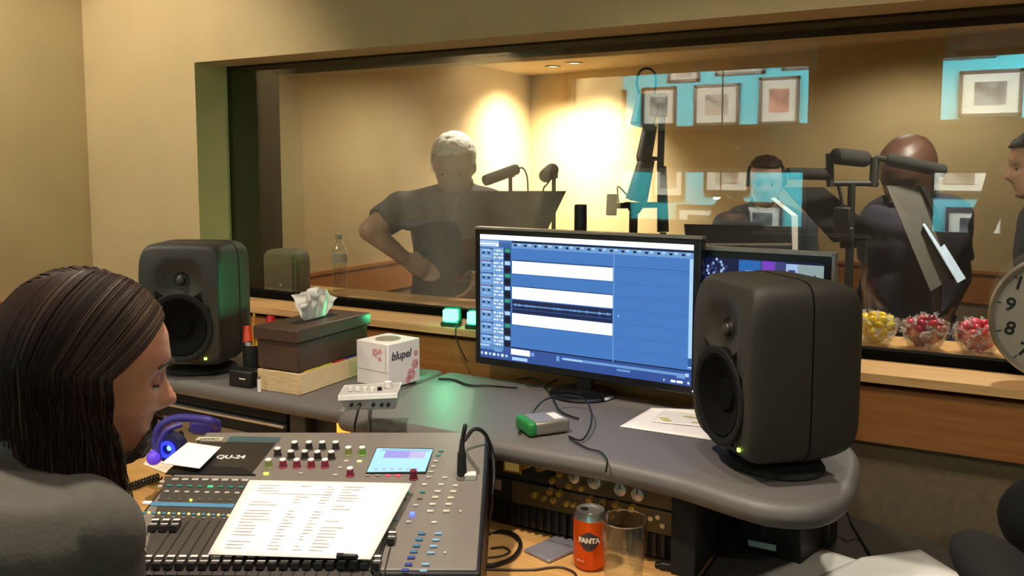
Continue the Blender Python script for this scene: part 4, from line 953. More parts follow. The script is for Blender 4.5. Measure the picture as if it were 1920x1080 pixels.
bmobj('case', superquad(.075, .05, .09, 6, 14), mat('grey_box', '#6b6248', .7), sp, loc=(0, 0, .0905))
MB().box((0, -.0505, .09), (.125, .003, .15)).build('grille', mat('grey_grille', '#655c44', .8), sp, bevel=.01)
MB().ball((.01, -.052, .055), (.004, .003, .004), 10, 6).build('light', WHITE, sp)
# sweets
CW = glass('candy_wrapper', .22, (.96, .93, .93), .25)
rr = random.Random(11)
def bowl(x, y, label, cands, clabel, group):
    t = thing('sweet_bowl', label, 'bowl', (x, y, 1.035), 0, 'glass bowls of sweets on the booth sill')
    R = .064
    MB().lathe([(.001, .001), (.033, .0), (.037, .004), (.05, .028), (R, .074), (R-.0018, .075), (.0475, .03), (.034, .008), (.001, .006)], 44).build('body', GLASS, t)
    MB().lathe([(R-.002, 0), (R, .0012), (R-.001, .0024), (R-.003, .0012)], 44, closed=True).build('rim', glass('bowl_rim', .3, (.95, .95, .95), .05), t, loc=(0, 0, .0735))
    ms = [mat('candy_'+c.strip('#'), c, .35, emit=0) for c in cands]; protos = []
    for m in ms:
        c_ = thing('sweet', clabel, 'sweet', (0, 0, 0), 0, group)
        MB().ball((0, 0, 0), (.0140, .0110, .0100), 14, 8).build('sweet_body', m, c_)
        b = MB()
        for sgn in (-1, 1):
            NA = 14; vs = []
            for j in range(4):
                for i in range(NA):
                    a = 2*PI*i/NA; r = (.003, .004, .009, .012)[j]*(1+.25*math.sin(5*a)*(j > 1)); vs.append((sgn*(.011+.0045*j), r*math.cos(a), r*.55*math.sin(a)))
            b.add(vs, [(j*NA+i, j*NA+(i+1) % NA, (j+1)*NA+(i+1) % NA, (j+1)*NA+i) for j in range(3) for i in range(NA)])
        b.build('wrapper', WRAP, c_); protos.append([c_, False])
    pos = []
    for z, rad_, n in ((.016, .018, 3), (.030, .028, 6), (.045, .036, 8), (.060, .041, 9), (.073, .034, 7), (.082, .015, 3)):
        for i in range(n):
            a = 2*PI*i/n+z*50; pos.append((rad_*math.cos(a)*(.85+.25*rr.random()), rad_*math.sin(a)*(.85+.25*rr.random()), z+.003*rr.random()))
    for i, q in enumerate(pos):
        k = protos[rr.randrange(len(protos))]
        loc = Vector((x, y, 1.035))+Vector(q); rot = (rr.random()*2-1, rr.random()*1.4-.7, rr.random()*6)
        if not k[1]: k[0].location = loc; k[0].rotation_euler = rot; k[1] = True
        else: dup(k[0], loc, rot)
    for k in protos:
        if not k[1]: k[0].location = Vector((x, y, 1.035+.04))
WRAP = film('clear_wrapper', (.9, .86, .84), .30)
for px, lb, cs, cl, g in ((1637, 'leftmost glass bowl on the booth sill, filled with yellow sweets', ('#f0c412', '#e8b800', '#f5d83a'), 'yellow sweet in a clear wrapper in the leftmost glass bowl', 'yellow sweets'),
                          (1731, 'middle glass bowl on the booth sill, filled with dark red sweets', ('#a8142c', '#7d0f22', '#c42a3e'), 'dark red sweet in a clear wrapper in the middle glass bowl', 'dark red sweets'),
                          (1832, 'rightmost glass bowl on the booth sill, filled with pink red sweets', ('#d8213a', '#e0566a', '#c8182e'), 'pink red sweet in a clear wrapper in the bowl beside the clock', 'pink red sweets')):
    p = Z(px, 652+(px-1637)*.06, 1.035); bowl(p.x, max(p.y, 2.50), lb, cs, cl, g)
# ================================================================== PEOPLE
def head_mesh(mb, M, s=1.0, nose=1.0):
    """closed head in head space (y forward, z up, origin between the ears), mapped by M"""
    T = [(-.126, .052, .028, .012), (-.118, .074, .008, .033), (-.106, .083, -.016, .046), (-.09, .084, -.042, .056), (-.07, .086, -.062, .064), (-.05, .087, -.077, .069), (-.03, .088, -.088, .072),
         (-.01, .089, -.096, .075), (.01, .094, -.101, .0765), (.03, .094, -.102, .077), (.055, .087, -.097, .073), (.08, .070, -.085, .062), (.1, .042, -.060, .042), (.110, .004, -.022, .012)]
    zs = np.array([t[0] for t in T]); NZ, NA = 72, 80; vs = []
    g = lambda x, m, d: math.exp(-((x-m)/d)**2)
    for j in range(NZ):
        z = -.126 + .236*(.5-.5*math.cos(PI*(j+.5)/NZ))
        f, b, w = [float(np.interp(z, zs, [t[k] for t in T])) for k in (1, 2, 3)]
        yc = (f+b)/2; h = (f-b)/2
        for i in range(NA):
            a = 2*PI*i/NA; ca, sa = math.cos(a), math.sin(a)
            x = w*math.copysign(abs(ca)**.9, ca); y = yc+h*math.copysign(abs(sa)**.9, sa)
            if sa > 0:
                if -.058 < z < .012:                       # nose
                    q = (.012-z)/.054; pr = nose*.031*(q**1.25 if q < 1 else max(0, 1-(q-1)/.30)**.6)
                    y += pr*g(x, 0, .0085+.0075*min(1, max(0, q)))
                y += .004*g(z, .018, .009)*g(abs(x), .022, .03)
                y -= .012*g(z, -.008, .011)*g(abs(x), .032, .016)
                y += .004*g(z, -.035, .014)*g(abs(x), .045, .018)
                y += (.0065*g(z, -.0665, .005)+.007*g(z, -.080, .005)-.004*g(z, -.0733, .0028))*g(x, 0, .021)
                y += .007*g(z, -.108, .010)*g(x, 0, .018) - .004*g(z, -.094, .006)*g(x, 0, .018)
            vs.append(M @ (Vector((x, y, z))*s))
    fs = [(j*NA+i, j*NA+(i+1) % NA, (j+1)*NA+(i+1) % NA, (j+1)*NA+i) for j in range(NZ-1) for i in range(NA)]
    fs += [tuple(range(NA-1, -1, -1)), tuple((NZ-1)*NA+i for i in range(NA))]
    mb.add(vs, fs)
    for sx in (-1, 1):
        mb.ball(M @ Vector((sx*.077*s, -.012*s, -.018*s)), (.009*s, .018*s, .031*s), 14, 10, (M.to_3x3() @ Matrix.Rotation(sx*-.35, 3, 'Z')).to_3x3())
def capsule(mb, p0, p1, r0, r1, n=16, flat=1.0):
    p0, p1 = Vector(p0), Vector(p1); ax = (p1-p0); L = ax.length; ax.normalize()
    a = ax.orthogonal().normalized(); b = ax.cross(a); secs = []
    for k in range(5): t = -PI/2+PI/2*k/4*.98+.02; secs.append((p0+ax*r0*math.sin(t), r0*max(.05, math.cos(t))))
    for k in range(1, 5): secs.append((p0+ax*L*k/5, r0+(r1-r0)*k/5))
    for k in range(5): t = PI/2*k/4*.98; secs.append((p1+ax*r1*math.sin(t), r1*max(.05, math.cos(t))))
    mb.loft([(c, a*r, b*r*flat) for c, r in secs], n)
def hand(mb, w, d, nrm, thumb, curl=.6, s=1.0):
    """w wrist, d finger direction, nrm palm normal, thumb side direction"""
    d = Vector(d).normalized(); t = Vector(thumb); t = (t-d*t.dot(d)).normalized(); n = Vector(nrm); n = (n-d*n.dot(d)-t*n.dot(t)).normalized(); w = Vector(w)
    mb.loft([(w+d*x*s, t*a*s, n*c*s) for x, a, c in ((-.01, .024, .020), (.02, .032, .018), (.055, .041, .016), (.085, .042, .014), (.098, .036, .011))], 18, ex=2.6)
    for off, L in ((.031, .068), (.0105, .078), (-.0105, .072), (-.031, .056)):
        p = w+d*.09*s+t*off*s; a = 0
        for k, f in enumerate((.45, .32, .23)):
            a += curl*(.5, .7, .5)[k]; q = p+(d*math.cos(a)+n*math.sin(a))*L*f*s
            capsule(mb, p, q, (.0095-.0008*k)*s, (.009-.0008*k)*s, 10); p = q
    p = w+d*.025*s+t*.028*s; q = p+(d*.55+t*.75+n*.2).normalized()*.04*s; capsule(mb, p, q, .012*s, .0105*s, 10)
    capsule(mb, q, q+(d*.85+t*.25+n*.3).normalized()*.032*s, .0105*s, .0085*s, 10)
class Person:
    def __init__(s, label, loc, rz, J, voxel=.009, hs=1.0, headM=None, bulk=1.0, hands=True, legs=True, nose=1.0):
        s.root = thing('person', label, 'person', loc, rz); s.J = J = {k: Vector(v) for k, v in J.items()}; s.hs = hs
        mb = MB(); B = bulk; s.bones = []
        pv, ch, nk = J['pelvis'], J['chest'], J['neck']; sp = spline([pv-Vector((0, 0, .10)) if legs else pv, pv, ch, nk, nk+(nk-ch).normalized()*.06], 4)
        lr = (J['sh_r']-J['sh_l']).normalized(); W = J.get('W', None)
        prof = [(.0, .150, .110), (.12, .170, .120), (.25, .170, .118), (.38, .155, .110), (.5, .160, .115), (.62, .178, .125), (.74, .182, .118), (.82, .160, .10), (.88, .11, .082), (.93, .068, .066), (1.0, .06, .06)]
        secs = []; n = len(sp)-1
        for u, a, b in prof:
            f = u*n; i = min(int(f), n-1); c = sp[i].lerp(sp[i+1], f-i); ax = (sp[min(i+1, n)]-sp[max(i-1, 0)]).normalized()
            l = (lr-ax*lr.dot(ax)).normalized(); fw = ax.cross(l)
            secs.append((c, l*a*B, fw*b*B))
        mb.loft(secs, 28, ex=2.3)
        s.bones += [('torso', pv, ch, .15), ('torso', ch, nk, .15)]
        hm = s.headM = headM
        hc = hm.translation
        capsule(mb, nk-(nk-ch).normalized()*.03, hc+hm.to_3x3() @ Vector((0, -.015, -.06))*hs, .060*hs, .056*hs, 18)
        s.bones += [('neck', nk, hc+hm.to_3x3() @ Vector((0, -.02, -.07))*hs, .055), ('head', hc-hm.to_3x3() @ Vector((0, 0, .05)), hc+hm.to_3x3() @ Vector((0, 0, .03)), .10)]
        for sd in 'rl':
            sh, el, wr = J['sh_'+sd], J['el_'+sd], J['wr_'+sd]
            capsule(mb, ch.lerp(nk, .62), sh, .075*B, .064*B); capsule(mb, nk, sh, .056*B, .056*B); capsule(mb, sh, el, .060*B, .044*B); capsule(mb, el, wr, .043*B, .029*B)
            s.bones += [('torso', ch.lerp(nk, .7), sh, .07), ('uarm', sh, el, .055), ('farm', el, wr, .04)]
            if hands:
                d = J.get('hd_'+sd, (wr-el)); nr = J.get('hn_'+sd, Vector((0, 0, -1))); th = J.get('ht_'+sd, Vector((0, 1, 0)))
                hand(mb, wr+Vector(d).normalized()*.01, d, nr, th, .7, hs); s.bones.append(('farm', wr, wr+Vector(d).normalized()*.15, .03))
            if legs:
                hp, kn, an = J['hip_'+sd], J['kn_'+sd], J['an_'+sd]; fo = J['toe_'+sd]
                capsule(mb, hp, kn, .088*B, .058*B, 18); capsule(mb, kn, an, .056*B, .038*B, 18)
                hl_ = an+Vector((0, 0, -.045)); d = (fo-hl_); d.z = 0; d.normalize()
                sl = Vector((-d.y, d.x, 0))
                mb.loft([(hl_-d*.06, sl*.02, Vector((0, 0, .02))), (hl_-d*.04, sl*.036, Vector((0, 0, .034))), (hl_+d*.05, sl*.042, Vector((0, 0, .034))), (hl_+d*.13, sl*.046, Vector((0, 0, .026))), (hl_+d*.19, sl*.036, Vector((0, 0, .018))), (hl_+d*.205, sl*.015, Vector((0, 0, .01)))], 16)
                s.bones += [('thigh', hp, kn, .075), ('shin', kn, an, .048), ('foot', an, fo, .04)]
        head_mesh(mb, hm, hs, nose)
        o = mb.build('body', SKIN, s.root)
        r = o.modifiers.new('r', 'REMESH'); r.mode = 'VOXEL'; r.voxel_size = voxel; r.use_smooth_shade = True
        sm = o.modifiers.new('s', 'SMOOTH'); sm.factor = .5; sm.iterations = 3 if voxel < .006 else 2
        dg = bpy.context.evaluated_depsgraph_get(); me = bpy.data.meshes.new_from_object(o.evaluated_get(dg)); o.modifiers.clear(); o.data = me; me.name = 'body'
        me.polygons.foreach_set('use_smooth', [True]*len(me.polygons)); s.body = o
        n = len(me.vertices); co = np.empty(n*3); me.vertices.foreach_get('co', co); s.co = co.reshape(-1, 3)
        no = np.empty(n*3); me.vertices.foreach_get('normal', no); s.no = no.reshape(-1, 3)
        best = np.full(n, 1e9); s.lab = np.zeros(n, int); s.t = np.zeros(n); s.names = []
        for k, (nm, a, b, r_) in enumerate(s.bones):
            a = np.array(a); d = np.array(b)-a; t = np.clip(((s.co-a) @ d)/(d @ d), 0, 1); q = np.linalg.norm(s.co-a-t[:, None]*d, axis=1)/r_
            m = q < best; best[m] = q[m]; s.lab[m] = k; s.t[m] = t[m]; s.names.append(nm)
        s.nm = np.array(s.names)[s.lab]
        R = np.array(hm.to_3x3().inverted()); s.hc = ((s.co-np.array(hc)) @ R.T)/hs      # head-space coordinates
    def paint(s, mats, fn):
        """material per face of the body: fn -> integer array per vertex"""
        me = s.body.data; me.materials.clear()
        for m in mats: me.materials.append(m)
        ids = fn; L = np.empty(len(me.loops), int); me.loops.foreach_get('vertex_index', L)
        ls = np.empty(len(me.polygons), int); me.polygons.foreach_get('loop_start', ls)
        me.polygons.foreach_set('material_index', ids[L[ls]].astype(int)); me.update()
    def shell(s, name, mask, off, m, noise=0, nscale=30, label=None, clean=2):
        """clothing or hair: a copy of the masked skin pushed outwards"""
        me = s.body.data; off = np.broadcast_to(np.asarray(off, float), (len(s.co),))
        bm = bmesh.new(); idx = np.nonzero(mask)[0]; mp = {}
        for i in idx:
            c = Vector(s.co[i]); nr = Vector(s.no[i]); k = off[i]
            if noise: k += noise*mnoise.noise(c*nscale)
            mp[i] = bm.verts.new(c+nr*k)
        for p in me.polygons:
            v = p.vertices
            if all(mask[j] for j in v): bm.faces.new([mp[j] for j in v])
        for v in [v for v in bm.verts if not v.link_faces]: bm.verts.remove(v)
        for _ in range(clean):
            be = [v for v in bm.verts if v.is_boundary]; new = {}
            for v in be:
                nb = [e.other_vert(v).co for e in v.link_edges if e.is_boundary]
                if len(nb) == 2: new[v] = v.co*.4+(nb[0]+nb[1])*.3
            for v, c in new.items(): v.co = c
        o = bmobj(name, bm, m, s.root, smooth=False); o.data.polygons.foreach_set('use_smooth', [True]*len(o.data.polygons))
        if name == 'shirt':
            q = o.modifiers.new('soft', 'SMOOTH'); q.factor = .5; q.iterations = 10
        so = o.modifiers.new('t', 'SOLIDIFY'); so.thickness = .006; so.offset = -1
        if label: o['label'] = label
        return o
    def lids(s):
        for sx in (-1, 1):
            MB().ball((0, 0, 0), .0125*s.hs, 18, 12).build('eyelid', SKIN, s.root, loc=s.headM @ (Vector((sx*.032, .0695, -.009))*s.hs))
            pts = [s.headM @ (Vector((sx*(.032+.0135*math.cos(a)), .0695+.0135*math.cos(.9*(a-PI/2))*.93, -.015-.002*math.sin(a)))*s.hs) for a in [PI*k/6 for k in range(7)]]
            MB().tube(pts, .0011, 6).build('eyelash', HAIRD, s.root)
    def eyes(s, closed=False):
        for sx in (-1, 1):
            b = MB().ball((0, 0, 0), .0105*s.hs, 16, 12)
            e = b.build('eye', mat('eye_white', '#7d6a5c', .6, spec=.2), s.root, loc=s.headM @ (Vector((sx*.032, .0695, -.009))*s.hs))
            i = MB().ball((0, 0, 0), (.0055*s.hs, .002*s.hs, .0055*s.hs), 12, 8, s.headM.to_3x3().normalized()).build('iris', mat('eye_iris', '#22150e', .25), e, loc=s.headM.to_3x3() @ Vector((0, .0098*s.hs, -.003)))
def HM(c, yaw=0, pitch=0, roll=0):
    return Matrix.Translation(Vector(c)) @ (Matrix.Rotation(yaw, 4, 'Z') @ Matrix.Rotation(-pitch, 4, 'X') @ Matrix.Rotation(roll, 4, 'Y'))
STAND = dict(pelvis=(0, 0, .96), chest=(0, .0, 1.25), neck=(0, -.015, 1.47), sh_r=(.185, -.01, 1.42), sh_l=(-.185, -.01, 1.42), el_r=(.235, -.03, 1.13), el_l=(-.235, -.03, 1.13), wr_r=(.24, .06, .89), wr_l=(-.24, .06, .89),
             hip_r=(.09, 0, .93), hip_l=(-.09, 0, .93), kn_r=(.10, .02, .50), kn_l=(-.10, .02, .50), an_r=(.10, -.03, .085), an_l=(-.10, -.03, .085), toe_r=(.12, .16, .03), toe_l=(-.12, .16, .03), hn_r=(-1, 0, 0), hn_l=(1, 0, 0))
HAIRB = mat('dark_brown_hair', '#25150b', .6, var=.3, scale=14, stretch=(6, 6, 1), spec=.2); TSH = mat('olive_grey_tshirt', '#4b473f', .9, var=.1, scale=40, bump=.3)
JEAN = mat('dark_trousers', '#1f2024', .85); SHOE = mat('dark_shoes', '#16130f', .6)
def paint_std(P, skin, hair=None, hairmask=None, trousers=JEAN):
    ids = np.zeros(len(P.co), int); ids[np.isin(P.nm, ('thigh', 'shin'))] = 1; ids[P.nm == 'foot'] = 2
    ids[(P.nm == 'torso') & (P.co[:, 2] < P.J['pelvis'].z-.02)] = 1
    if hairmask is not None: ids[hairmask] = 3
    P.paint([skin, trousers, SHOE, hair or HAIRB], ids)
def shirt(P, m, sleeve=.75, z0=None, off=.012, noise=.006, nk=.0, label=None):
    z0 = P.J['pelvis'].z-.12 if z0 is None else z0
    k = ((P.nm == 'torso') & (P.co[:, 2] > z0)) | ((P.nm == 'uarm') & (P.t < sleeve)) | ((P.nm == 'neck') & (P.t < nk)) | (np.isin(P.nm, ('thigh',)) & (P.co[:, 2] > max(z0, P.J['pelvis'].z-.10)))
    if sleeve > 1: k |= (P.nm == 'farm') & (P.t < sleeve-1)
    P.shell('shirt', k, off, m, noise, 14, label)

HAIRD = mat('deep_brown_hair', '#1c0f08', .6, var=.3, scale=14, stretch=(8, 8, 1))
# ---- engineer, seated, long hair, in profile
def local_of(root_loc, rz):
    R = Matrix.Rotation(-rz, 3, 'Z'); return lambda p: R @ (Vector(p)-Vector(root_loc))
HD = 1.07; hs = .935
hcw = D(172, 682, HD); rzE = rad(-25); fE = Vector((-math.sin(rzE), math.cos(rzE), 0))
locE = Vector((hcw.x, hcw.y, 0))-fE*.09; LE = local_of(locE, rzE)
hc = LE(hcw); hz = hc.z
J = dict(pelvis=(0, -.16, .57), chest=(0, -.10, hz-.42), neck=(0, -.035, hz-.150), sh_r=LE(D(150, 1004, .99)), sh_l=(-.19, -.03, hz-.205), el_r=LE(D(185, 1390, 1.05)), el_l=(-.24, -.03, hz-.47), wr_r=(.15, .05, .655), wr_l=(-.15, .05, .655), hd_r=(0, 1, -.1), hd_l=(0, 1, -.1),
         hip_r=(.09, -.13, .535), hip_l=(-.09, -.13, .535), kn_r=(.12, .28, .54), kn_l=(-.12, .28, .54), an_r=(.12, .30, .09), an_l=(-.12, .30, .09), toe_r=(.13, .48, .03), toe_l=(-.13, .48, .03), ht_r=(-1, 0, 0), ht_l=(1, 0, 0))
pE = Person('seated person with long brown hair and goatee in an olive grey t-shirt at the console', locE, rzE, J, .0042, hs, HM(hc, rad(0), rad(13)), .96, nose=1.2)
h = pE.hc; isH = pE.nm == 'head'
scalp = isH & ((h[:, 2] > .072) | ((h[:, 1] < .010) & (h[:, 2] > -.02)) | (h[:, 1] < -.01))
paint_std(pE, SKIN, HAIRB, scalp)
shirt(pE, TSH, .62, off=.010, noise=.008, nk=.7)
pE.lids()
bdm = (isH | (pE.nm == 'neck')) & (h[:, 1] > .018) & (h[:, 2] < -.083) & (h[:, 2] > -.150) & (np.abs(h[:, 0]) < .040)
bdm |= isH & (h[:, 1] > .072) & (np.abs(h[:, 2]+.0575) < .004) & (np.abs(h[:, 0]) < .026)
pE.shell('beard', bdm, .008, mat('goatee', '#22130b', .7, var=.3, scale=90), .004, 120)
st_m = isH & (h[:, 1] > -.005) & (h[:, 2] < -.055) & (h[:, 2] > -.12) & ~bdm
ids = np.zeros(len(pE.co), int)
me = pE.body.data; me.materials.append(mat('stubble_skin', '#a46c50', .6, var=.12, scale=200)); mi = np.empty(len(me.polygons), int); me.polygons.foreach_get('material_index', mi)
L_ = np.empty(len(me.loops), int); me.loops.foreach_get('vertex_index', L_); ls_ = np.empty(len(me.polygons), int); me.polygons.foreach_get('loop_start', ls_)
mi[(mi == 0) & st_m[L_[ls_]]] = 4; me.polygons.foreach_set('material_index', mi)
for sx in (-1, 1):
    b = MB(); 
    pts = [pE.headM @ (Vector((sx*x, y, z))*hs) for x, y, z in ((.012, .0985, .014), (.028, .095, .019), (.045, .083, .017), (.054, .072, .010))]
    b.tube(pts, lambda t: .0032*(1-.5*t), 8).build('eyebrow', HAIRD, pE.root)
# long straight hair, strands from the parting
NS = 3
HAIRL = mat('light_brown_hair', '#46301a', .5, var=.3, scale=14)
hb = MB(); rr = random.Random(21); Mh = pE.headM; Rg = Matrix.Translation(Mh.translation)
def strand(s, t, lay, jit, r):
    y0 = .074-.15*t; z0 = float(np.interp(y0, [-.08, -.03, .03, .05, .075], [.085, .106, .104, .098, .080])); lay *= min(1, .15+3*t); st_ = Vector((s*.004, y0, z0+.006))
    ph = rad(9-99*t**.9); k = 1+.14*lay; ex, ey = .088*k, .116*k
    sd = Vector((s*ex*math.cos(ph)**.9 if math.cos(ph) > 0 else 0, ey*math.sin(ph)-.008, -.002)); P = []
    for i in range(9):
        u = i/8; p = st_.lerp(sd, u); q = Vector((p.x/.084, (p.y+.004)/.110, (p.z+.0)/.118)); ln = max(q.length, .2); f = (1.01+.03*min(1, t*4)+.12*lay)/ln
        tgt = Vector((p.x*f, (p.y+.004)*f-.004, p.z*f)); w = min(1, u*4)
        P.append(p.lerp(tgt, w))
    P = [Mh @ (p*hs) for p in P]; e = P[-1]; c0 = Mh.translation
    Lh = .19+.05*rr.random()+(.05*min(1, max(0, t-.3)*2)); fr = max(0, 1-t*3.5)
    out = Vector((e.x-c0.x, e.y-c0.y, 0)).normalized()
    for i in range(1, 9):
        u = i/8; d = Vector((0, 0, -Lh*u)) + out*(-.010*math.sin(PI*u)+.012*u*u) + Vector((0, -.014*math.sin(PI*u*.5)*fr*(u < .3)+.022*u*u*fr-.004*(1-fr)*u, 0))
        d += Vector((jit[0], jit[1], 0))*u*u + Vector((.004*math.sin(9*u+jit[2]*50), .004*math.cos(8*u+jit[2]*40), 0))
        P.append(e+d)
    hb.tube(P, lambda v: r*(1-.75*max(0, v-.55)/.45), NS, smooth=2)
class _R:                                   # straight control strand for the under-layer
    def random(s): return .5
def path_of(s, t, lay):
    global hb, rr
    keep, hb_, r_ = hb, MB(), rr; hb = hb_; rr = _R(); strand(s, t, lay, (0, 0, .3), .001); hb, rr = keep, r_
    n = len(hb_.v)//NS; return [sum((Vector(hb_.v[i*NS+j]) for j in range(NS)), Vector())/NS for i in range(n)]
und = MB()
for s in (1, -1):
    G = [path_of(s, i/40, .12) for i in range(41)]; n = len(G[0])
    und.add([p for g_ in G for p in g_], [(i*n+j, i*n+j+1, (i+1)*n+j+1, (i+1)*n+j) for i in range(40) for j in range(n-1)])
uh = und.build('hair_under_layer', HAIRD, pE.root, angle=180); so_ = uh.modifiers.new('t', 'SOLIDIFY'); so_.thickness = .006
HB3 = [MB(), MB(), MB()]
for i in range(3000):
    s = 1 if rr.random() < .8 else -1; lay = .25+.75*rr.random(); t = rr.random()
    hb = HB3[1 if (t < .06 and rr.random() < .3) or rr.random() < .02 else 0]
    strand(s, t, lay, ((rr.random()-.5)*.016, (rr.random()-.5)*.016, rr.random()), .0008+.0006*rr.random())
for i in range(40):
    hb = HB3[1]; strand(1, .02+.3*rr.random(), 1.05, ((rr.random()-.5)*.02, (rr.random()-.5)*.02, rr.random()), .0007)
hb = HB3[0]; HB3[1].build('light_strands', HAIRL, pE.root, angle=180)
hb.build('hair', HAIRB, pE.root, angle=180)
# office chair below the engineer
oc = thing('office_chair', 'black office chair under the seated person with long hair', 'chair', locE, rzE)
def office_chair(t, sz, py=-.12, back=True):
    MB().box((0, py, sz-.035), (.48, .46, .07)).build('seat', BLACKM, t, bevel=.03, seg=4)
    if back:
        bb = MB(); NX, NZ = 12, 10; vs = []
        MB().box((0, py-.26, sz+.30), (.44, .05, .42)).build('backrest', BLACKM, t, bevel=.024, seg=4)
        MB().tube([(0, py-.1, sz-.08), (0, py-.27, sz-.06), (0, py-.30, sz+.02), (0, py-.30, sz+.25)], .018, 10).build('back_bracket', BLACK, t)
    MB().cyl((0, py, .09), (0, py, sz-.07), .028, n=20).build('column', CHROME, t)
    for i in range(5):
        a = 2*PI*i/5+.3; e = Vector((.29*math.cos(a), py+.29*math.sin(a), .075))
        l = MB().tube([(0, py, .10), e*.5+Vector((0, py*.5, .055)), e], .018, 10).build('leg', BLACK, t)
        MB().cyl(e+Vector((-.012, 0, -.045)), e+Vector((.012, 0, -.045)), .029, n=18).build('caster', BLACKM, l)
office_chair(oc, .44, -.16, True)

# ---- booth people
def lcl(loc, rz): return local_of(loc, rz)
# white haired man, hands on hips, looking down
loc = Vector((D(848, 300, 3.47).x, D(848, 300, 3.47).y, 0)); rz = rad(198); LM = lcl(loc, rz)
zt = 1.645; hcm = LM(D(851, 306, 3.43))
J = dict(STAND); sc_ = .985
for k in J: J[k] = Vector(J[k])*sc_ if k[:2] not in ('hn', 'ht', 'hd') else Vector(J[k])
lm = lambda px, py, d: LM(D(px, py, d))
J['neck'] = Vector((hcm.x*.6, hcm.y-.08, hcm.z-.15)); J['chest'] = Vector((0, -.05, 1.18))
J['sh_r'] = lm(752, 392, 3.42); J['el_r'] = lm(694, 432, 3.34); J['wr_r'] = lm(755, 482, 3.40); J['hd_r'] = lm(790, 502, 3.42)-lm(755, 482, 3.40); J['hn_r'] = Vector((-.3, -1, 0)); J['ht_r'] = Vector((0, 0, 1))
J['sh_l'] = lm(905, 392, 3.56); J['el_l'] = lm(928, 456, 3.42); J['wr_l'] = lm(905, 510, 3.33); J['ht_l'] = Vector((0, 0, 1))
pM = Person('person with white hair and glasses in a dark polo, hands on hips, behind the glass', loc, rz, J, 
            .0075, 1.04, HM(hcm, rad(4), rad(24)), 1.05)
h = pM.hc; k = (pM.nm == 'head') & (((h[:, 2] > .058) & (h[:, 1] < .08)) | ((h[:, 1] < .035) & (h[:, 2] > -.0)) | ((h[:, 1] < -.03) & (h[:, 2] > -.06))) & ~((np.abs(h[:, 0]) > .07) & (h[:, 2] < .01) & (np.abs(h[:, 1]+.01) < .03))
paint_std(pM, SKIN3); WHH = mat('white_hair', '#e2ddd2', .7, var=.25, scale=60)
pM.shell('hair', k, .010, WHH, .005, 80); shirt(pM, mat('dark_slate_polo', '#3a3430', .9, var=.1), .72, nk=.35); pM.eyes()
gls = MB()
for sx in (-1, 1):
    gls.add([], []); ring = [Vector((sx*.034+.022*math.cos(2*PI*i/20), .099, -.010+.016*math.sin(2*PI*i/20))) for i in range(21)]
    gls.tube([pM.headM @ (q*1.04) for q in ring], .0011, 6, smooth=0); gls.tube([pM.headM @ (Vector((sx*x, y, .0))*1.04) for x, y in ((.056, .099), (.076, .06), (.082, -.01))], .0011, 6)
gls.tube([pM.headM @ (Vector((x, .101, -.006))*1.04) for x in (-.012, 0, .012)], .0011, 6)
tag(gls.build('glasses', mat('pale_glasses', '#c9c2b4', .3, metal=.4), pM.root))
# bald man
loc = Vector((D(1706, 300, 2.90).x, D(1706, 300, 2.90).y, 0)); rz = rad(158); LM = lcl(loc, rz); lm = lambda px, py, d: LM(D(px, py, d))
hcb = lm(1703, 322, 2.84); J = {k: Vector(v)*(.955 if k[:2] not in ('hn', 'ht', 'hd') else 1) for k, v in STAND.items()}
J['neck'] = Vector((hcb.x*.7, hcb.y-.085, hcb.z-.14)); J['chest'] = Vector((0, -.04, 1.17))
J['sh_r'] = lm(1652, 425, 2.90); J['el_r'] = lm(1640, 515, 2.96); J['wr_r'] = lm(1645, 600, 2.86); J['sh_l'] = lm(1775, 415, 3.04); J['el_l'] = lm(1795, 520, 3.08); J['wr_l'] = lm(1770, 585, 2.90)
pB = Person('bald person in a dark purple polo reading at the right hand music stand', loc, rz, J, .0075, 1.08, HM(hcb, rad(-4), rad(28)), 1.10)
h = pB.hc; paint_std(pB, SKIN2); shirt(pB, mat('dark_purple_polo', '#2b2635', .9, var=.15, scale=20, stretch=(20, 20, 1)), .72, nk=.4)
# half hidden person at the back
loc = Vector((D(1436, 300, 4.0).x, D(1436, 300, 4.0).y, 0)); rz = rad(190); LM = lcl(loc, rz); hcq = LM(D(1436, 338, 3.95))
J = {k: Vector(v)*(.92 if k[:2] not in ('hn', 'ht', 'hd') else 1) for k, v in STAND.items()}; dz = hcq.z-(J['neck'].z+.17)
for k in J:
    if k[:2] not in ('hn', 'ht', 'hd') and J[k].z > .88: J[k].z += dz
pQ = Person('person with dark hair half hidden by reflections behind the music stands', loc, rz, J, .009, .95, HM(hcq, 0, rad(6)), .92)
h = pQ.hc; k = (pQ.nm == 'head') & (((h[:, 2] > .062)) | ((h[:, 1] < .02) & (h[:, 2] > -.03)))
paint_std(pQ, SKIN3); pQ.shell('hair', k, .012, HAIRB, .005, 60); shirt(pQ, mat('grey_blue_shirt', '#4d5560', .9), .8, nk=.3); pQ.eyes()
